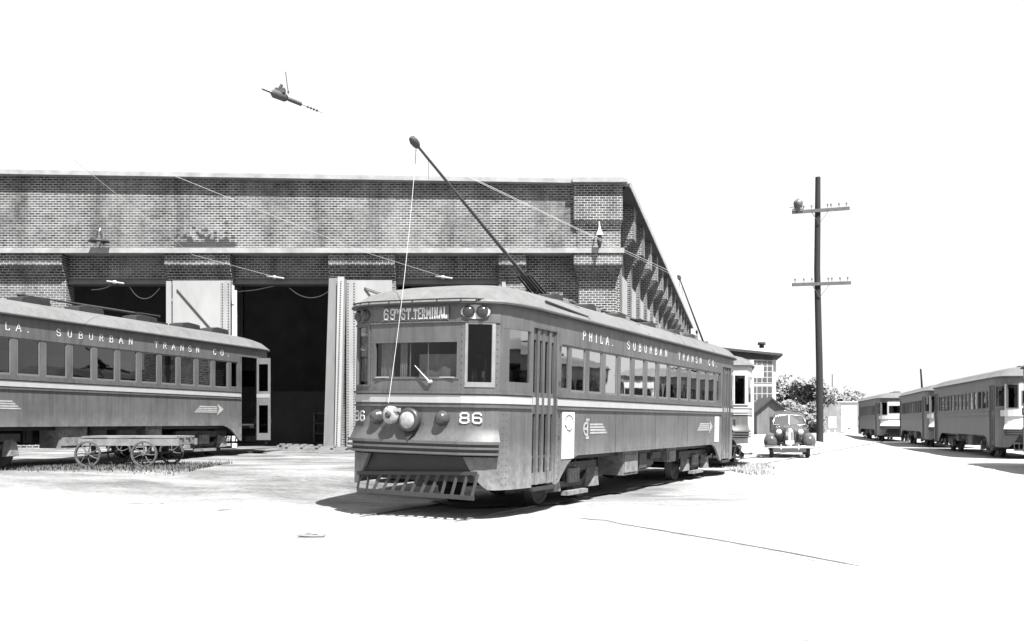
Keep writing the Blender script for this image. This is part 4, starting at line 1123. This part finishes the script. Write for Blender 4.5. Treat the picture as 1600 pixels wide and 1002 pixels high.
for s in (-1, 1):
    q = MB(); cxx = s*.70
    q.rings([[(cxx+a*.16*.6, -.02, .62+b*.1) for a, b in [(math.cos(2*math.pi*i/16), math.sin(2*math.pi*i/16)) for i in range(16)]]]+
            [[(cxx+math.cos(2*math.pi*i/16)*w_, y, z0+max(math.sin(2*math.pi*i/16), -.55)*h) for i in range(16)] for y, w_, z0, h in ((.02, .21, .56, .26), (.15, .25, .57, .33), (.4, .265, .60, .36), (.7, .23, .60, .31), (1.0, .17, .55, .22), (1.35, .1, .45, .1))], True, True, (True, True))
    q.build('front_fender', CARP, car)
    q = MB(); q.rings([[(cxx+math.cos(2*math.pi*i/16)*w_, y, .58+max(math.sin(2*math.pi*i/16), -.5)*h) for i in range(16)] for y, w_, h in ((3.2, .08, .1), (3.4, .2, .28), (3.8, .22, .32), (4.3, .18, .25), (4.7, .06, .1))], True, True, (True, True)); q.build('rear_fender', CARP, car)
    q = MB(); q.lathe((s*.40, .12, .98), (0,-1,0), [(-.3,.02),(-.2,.08),(0,.115),(.05,.12),(.06,.105)], 16); hl = q.build('headlight', CARP, car)
    q = MB(); q.lathe((s*.40, .06, .98), (0,-1,0), [(0,.105),(.02,.09),(.035,.02)], 16); q.build('lens', WHITE, hl)
    q = MB(); q.tube([(s*.46, 1.2, .45), (s*.72, 2.2, .38), (s*.72, 3.2, .38)], .05, 6); q.build('running_board', CARP, car)
    for y in (.42, 3.85):
        q = MB(); q.lathe((s*.58, y, .34), (s,0,0), [(0,.30),(.02,.34),(.14,.34),(.17,.30),(.165,.2)], 20); wl = q.build('wheel', RUBBER, car)
        q = MB(); q.lathe((s*.745, y, .34), (s,0,0), [(0,.2),(.02,.15),(.04,.1),(.05,.02)], 14); q.build('hub_cap', CHROME, wl)
q = MB(); q.tube([(-.9, .06, .42), (-.75, -.2, .42), (-.3, -.27, .41), (.3, -.27, .41), (.75, -.2, .42), (.9, .06, .42)], .05, 8); 
for s in (-1, 1): q.bar((s*.32, -.34, .32), (s*.32, -.34, .52), .05)
q.build('front_bumper', CHROME, car)
q = MB(); q.box(-.62, .6, -.08, -.05, .2, .36); q.build('valance', CARP, car)
q = MB(); q.box(-.16, .16, -.345, -.335, .52, .66); q.build('number_plate', WHITE, car)

# ------------------------------------------------------------------ far buildings
PD = 88.0
ph = empty('brick_workshop', (X(1160, PD), PD, 0)); PO = Vector((X(1160, PD), PD, 0)); tag(ph, 'tall workshop with big gridded windows beyond the rear of the trams', 'workshop')
def pX(px): return X(px, PD)-PO.x
x0, x1, x2 = pX(1090), pX(1208), pX(1218)
q = MB(); q.box(x0, x1, .0, .3, 0, 8.15); 
q.prism([(x0, 0, 8.15), (x1, 0, 7.25+.9), (x1, 0, 7.6), (x0, 0, 8.15)], (0,.3,0)) if False else None
q.hexa([(x1-.2, .3, 0), (x1+.35, .3, 0), (x1+2.6, 14, 0), (x1+2.0, 14, 0), (x1-.2, .3, 7.1), (x1+.35, .3, 7.1), (x1+2.6, 14, 7.1), (x1+2.0, 14, 7.1)]); q.build('wall', PLASTER, ph)
zl, zr = Z(546, PD), Z(556.5, PD)
q = MB(); q.hexa([(x0-2, -.5, zl+.3), (x2+.15, -.5, zr), (x2+3, 14.5, zr), (x0-2, 14.5, zl+.3), (x0-2, -.5, zl+.55), (x2+.15, -.5, zr+.2), (x2+3, 14.5, zr+.2), (x0-2, 14.5, zl+.55)]); q.build('roof', TAR, ph)
q = MB(); q.hexa([(x0, -.05, Z(557, PD)), (x1, -.05, Z(563, PD)), (x1, -.01, Z(563, PD)), (x0, -.01, Z(557, PD)), (x0, -.05, zl+.28), (x1, -.05, zr+.02), (x1, -.01, zr+.02), (x0, -.01, zl+.28)]); q.build('fascia_board', WOOD, ph)
def grid(px0, px1, py0, py1, nx_, ny_):
    xa, xb, za, zb = pX(px0), pX(px1), Z(py1, PD), Z(py0, PD)
    q = MB(); q.add([(xa, -.03, za), (xb, -.03, za), (xb, -.03, zb), (xa, -.03, zb)], [(0,1,2,3)])
    q.box(xa, xb, -.045, -.012, za-.05, za)
    wn = q.build('window', CREAM, ph)
    g_ = MB(); dx, dz = (xb-xa)/nx_, (zb-za)/ny_
    for i in range(nx_):
        for j in range(ny_): 
            a, c = xa+dx*i+.06, za+dz*j+.07
            g_.box(a, a+dx-.12, -.06, -.035, c, c+dz-.14)
    g_.build('pane', mat('dusty_panes', .11, .3, .35, .9), wn)
grid(1158, 1207, 563, 598, 6, 4); grid(1158, 1207, 603, 650, 6, 4); grid(1122, 1154, 560, 598, 4, 4); grid(1122, 1154, 603, 650, 4, 4)
q = MB(); cxp = pX(1194.5); q.lathe((cxp, 1, zr+.55), (0,0,1), [(0,.22),(.55,.22),(.56,.38),(.8,.34),(.82,.02)], 10); q.build('roof_vent', TAR, ph)
# white post with a board
wp = empty('white_post', tuple(at(1174, 660, 60).xy)+(0,)); tag(wp, 'white post with a small board between the pale tram and the workshop windows', 'post')
q = MB(); q.box(-.13, .13, -.1, .1, 0, Z(563, 60)); q.build('post', WHITE, wp)
q = MB(); q.box(.13, .75, -.05, .02, Z(590, 60), Z(571, 60)); q.build('board', WHITE, wp)
# gabled hut
HD = 70.0; ht = empty('gabled_hut', (X(1204, HD), HD, 0)); tag(ht, 'small dark gabled hut behind the parked car', 'hut')
a = 1.0; q = MB(); q.prism([(-a, 0, 0), (a*1.1, 0, 0), (a*1.1, 0, 2.2), (.0, 0, 3.05), (-a, 0, 2.2)], (0, 3, 0)); q.build('walls', mat('hut_boards', .16, .8, .3, 3, streak=True), ht)
q = MB()
q.hexa([(-1.25, -.3, 1.98), (0, -.3, 3.02), (0, 3.3, 3.02), (-1.25, 3.3, 1.98), (-1.25, -.3, 2.10), (0, -.3, 3.18), (0, 3.3, 3.18), (-1.25, 3.3, 2.10)])
q.hexa([(.003, -.3, 3.02), (1.35, -.3, 2.0), (1.35, 3.3, 2.0), (.003, 3.3, 3.02), (.003, -.3, 3.18), (1.35, -.3, 2.12), (1.35, 3.3, 2.12), (.003, 3.3, 3.18)]); q.build('roof', WOOD, ht)
q = MB(); q.box(-.05, .6, -.04, -.003, .05, 1.75); q.build('door', BLACK, ht)
# white box car body
BD = 92.0; bc = empty('white_shed', (X(1326, BD), BD, 0)); tag(bc, 'square white box shed between the pole and the far tram', 'shed')
q = MB(); q.box(X(1307, BD)-X(1326, BD), X(1344, BD)-X(1326, BD), 0, 4, Z(668, BD)-.0+.0, Z(629, BD)); q.build('walls', WHITE, bc)
q = MB(); q.box(X(1306, BD)-X(1326, BD), X(1347, BD)-X(1326, BD), -.15, 4.15, Z(629, BD)+.003, Z(628, BD)+.05); q.build('roof', SILVER, bc)
q = MB(); q.box(X(1340, BD)-X(1326, BD), X(1341, BD)-X(1326, BD), -.04, -.003, .3, 3.0); q.bar((-.8, -.03, 2.0), (-.68, -.03, 2.6), .04); q.build('door_rail', IRON, bc)
fe = empty('board_fence', (X(1300, 90), 90, 0)); tag(fe, 'grey board fence left of the white shed', 'fence')
q = MB()
for k in range(16): q.box(-.85+.11*k, -.76+.11*k, 0, .04, 0, 3.1+.1*math.sin(k*2))
q.build('boards', mat('fence_boards', .28, .85, .3, 4, streak=True), fe)
q = MB(); q.box(-.85, .9, .04, .1, 2.4, 2.5); q.box(-.85, .9, .04, .1, .6, .7); q.build('rail', WOODL, fe)
q = MB(); q.box(-.3, .3, -.25, .25, .9, 1.75)
q.box(-.25, -.18, -.2, -.13, 0, .9); q.box(.18, .25, -.2, -.13, 0, .9); q.box(-.32, .32, -.27, .27, 1.753, 1.8)
c = at(1299, 660, 75); tag(q.build('meter_box', WHITE, None, (c.x, 75, 0)), 'small white box on legs just right of the utility pole', 'box')

# ------------------------------------------------------------------ trees
LEAF = [mat('haze_pale_leaves', .36, .8, .3, .6, spec=.1), mat('haze_grey_leaves', .26, .8, .5, .6, spec=.1)]  # leaf tones paled to carry the haze and glare over distant trees
def tree(px, D, ztop, wid, label, mi=0, seed=1, base=1.6, bare=.0, dens=1.0):
    r = random.Random(seed); c = at(px, 660, D); o = empty('tree', (c.x, D, 0)); tag(o, label, 'tree', 'trees beyond the yard')
    q = MB(); q.tube([(0,0,-.2), (.1,0,ztop*.3), (.0,.1,ztop*.6), (.05,0,ztop*.85)], [.22, .17, .1, .03], 8)
    ends = []
    for k in range(9):
        z = ztop*(.25+.06*k); a_ = r.random()*6.3; l = wid*(.25+.2*r.random())
        e = Vector((math.cos(a_)*l, math.sin(a_)*l, z+ztop*.22)); ends.append(e); q.tube([(0, 0, z), e*.5+Vector((0,0,z*.5-.1)), e], [.07, .045, .015], 5)
    q.build('trunk', WOOD, o)
    q = MB(); cl = []
    for k in range(int(30)):
        a_ = r.random()*6.3; h = r.random(); rr = wid*.5*math.sqrt(r.random())*(1-.7*abs(h-.4))
        cl.append((Vector((math.cos(a_)*rr, math.sin(a_)*rr, base+(ztop-base)*h)), wid*(.08+.1*r.random())))
    for cc_, rad in cl:
        for j in range(int(130*dens)):
            d = Vector((r.gauss(0,1), r.gauss(0,1), r.gauss(0,.8))).normalized()*rad*(r.random()**.4)
            p = cc_+d; s = .14+.14*r.random()
            u = Vector((r.gauss(0,1), r.gauss(0,1), r.gauss(0,1))).normalized(); v = u.orthogonal().normalized()
            q.add([p-u*s, p+v*s*.6, p+u*s, p-v*s*.6], [(0,1,2,3)])
    q.build('crown', LEAF[mi], o)
tree(1224, 96, 5.7, 6.5, 'rounded tree just right of the workshop, partly behind the car', 0, 11)
tree(1250, 104, 5.0, 6, 'pale bushy tree between the workshop and the utility pole', 0, 12, .8)
tree(1268, 92, 5.2, 5.5, 'haze-pale tree directly left of the utility pole, low crown', 1, 13, .4)
tree(1300, 100, 4.7, 3.4, 'dense dark little tree right of the utility pole, above the fence', 1, 14, 2.5, dens=1.3)
tree(1326, 125, 5.2, 6.0, 'thin pale tree above the white box shed', 0, 15, 2.6, dens=.5)
tree(1238, 84, 3.0, 6.0, 'low scrubby tree behind the parked car', 1, 16, .2)
# slim far pole
q = MB(); q.tube([(0,0,0), (0,0,Z(585, 100))], .05, 6); c = at(1300.5, 660, 100); tag(q.build('thin_mast', STEEL, None, (c.x, 100, 0)), 'thin mast rising above the small dark tree', 'mast')

# ------------------------------------------------------------------ small things on the ground
P = [at(px, py, 2025/(py-660)) for px, py in ((900, 809), (925, 811.5), (948, 813), (972, 819), (1040, 830), (1130, 845), (1230, 863), (1320, 880), (1345, 885))]
q = MB(); q.tube([p+Vector((0,0,.002)) for p in P], [.005]+[.012]*7+[.005], 6); tag(q.build('cable', mat('cable_cover', .36, .8, .4, 3)), 'thin dark cable lying across the bare ground in the foreground', 'cable')
def tuft(name, pxs, D, n, h, m, label, seed):
    r = random.Random(seed); q = MB()
    for k in range(n):
        x = X(pxs[0]+(pxs[1]-pxs[0])*r.random(), D); y = D+r.gauss(0, .7); z = gz(x, y)-.02
        a_ = r.random()*6.3; l = h*(.4+.6*r.random()); dx, dy = math.cos(a_), math.sin(a_); w_ = .012
        q.add([(x-dy*w_, y+dx*w_, z), (x+dy*w_, y-dx*w_, z), (x+dx*l*.5, y+dy*l*.5, z+l)], [(0,1,2)])
    tag(q.build(name, m), label, 'grass', kind='stuff')
tuft('grass', (150, 330), 20.4, 5000, .09, mat('dark_grass', .10, .9, .4, 2), 'rough dark grass growing under the hand cart', 1)
tuft('grass', (0, 150), 20.4, 3000, .08, mat('dark_grass', .10, .9, .4, 2), 'rough dark grass left of the hand cart', 3)
tuft('dry_grass', (1143, 1195), 29.5, 4500, .15, mat('dry_grass_straw', .5, .9, .3, 2), 'pale dry grass beside the rear of the trams', 2)
tuft('dry_grass', (1150, 1190), 26.5, 3500, .12, mat('dry_grass_straw', .5, .9, .3, 2), 'pale dry grass in front of the pale tram', 4)
for i, (px, py, sx_, lab) in enumerate(((230, 790, .28, 'dark flat scrap lying on the ground in front of the hand cart'), (482, 835, .13, 'small dark clods on the bare foreground ground'))):
    D = 2025/(py-660); c = at(px, 660, D); q = MB(); r = random.Random(i)
    for k in range(3): q.hexa([(-sx_+k*sx_*.66+a*.1*1, b*.07-.02*k, h*.02) for h in (0, 1) for a, b in ((0,-1),(1.6,-.8),(1.7,1),(.2,.8))])
    tag(q.build('ground_scrap', mat('scrap', .3, .9, .4, 4), None, (c.x, D, gz(c.x, D)-.015)), lab, 'scrap')
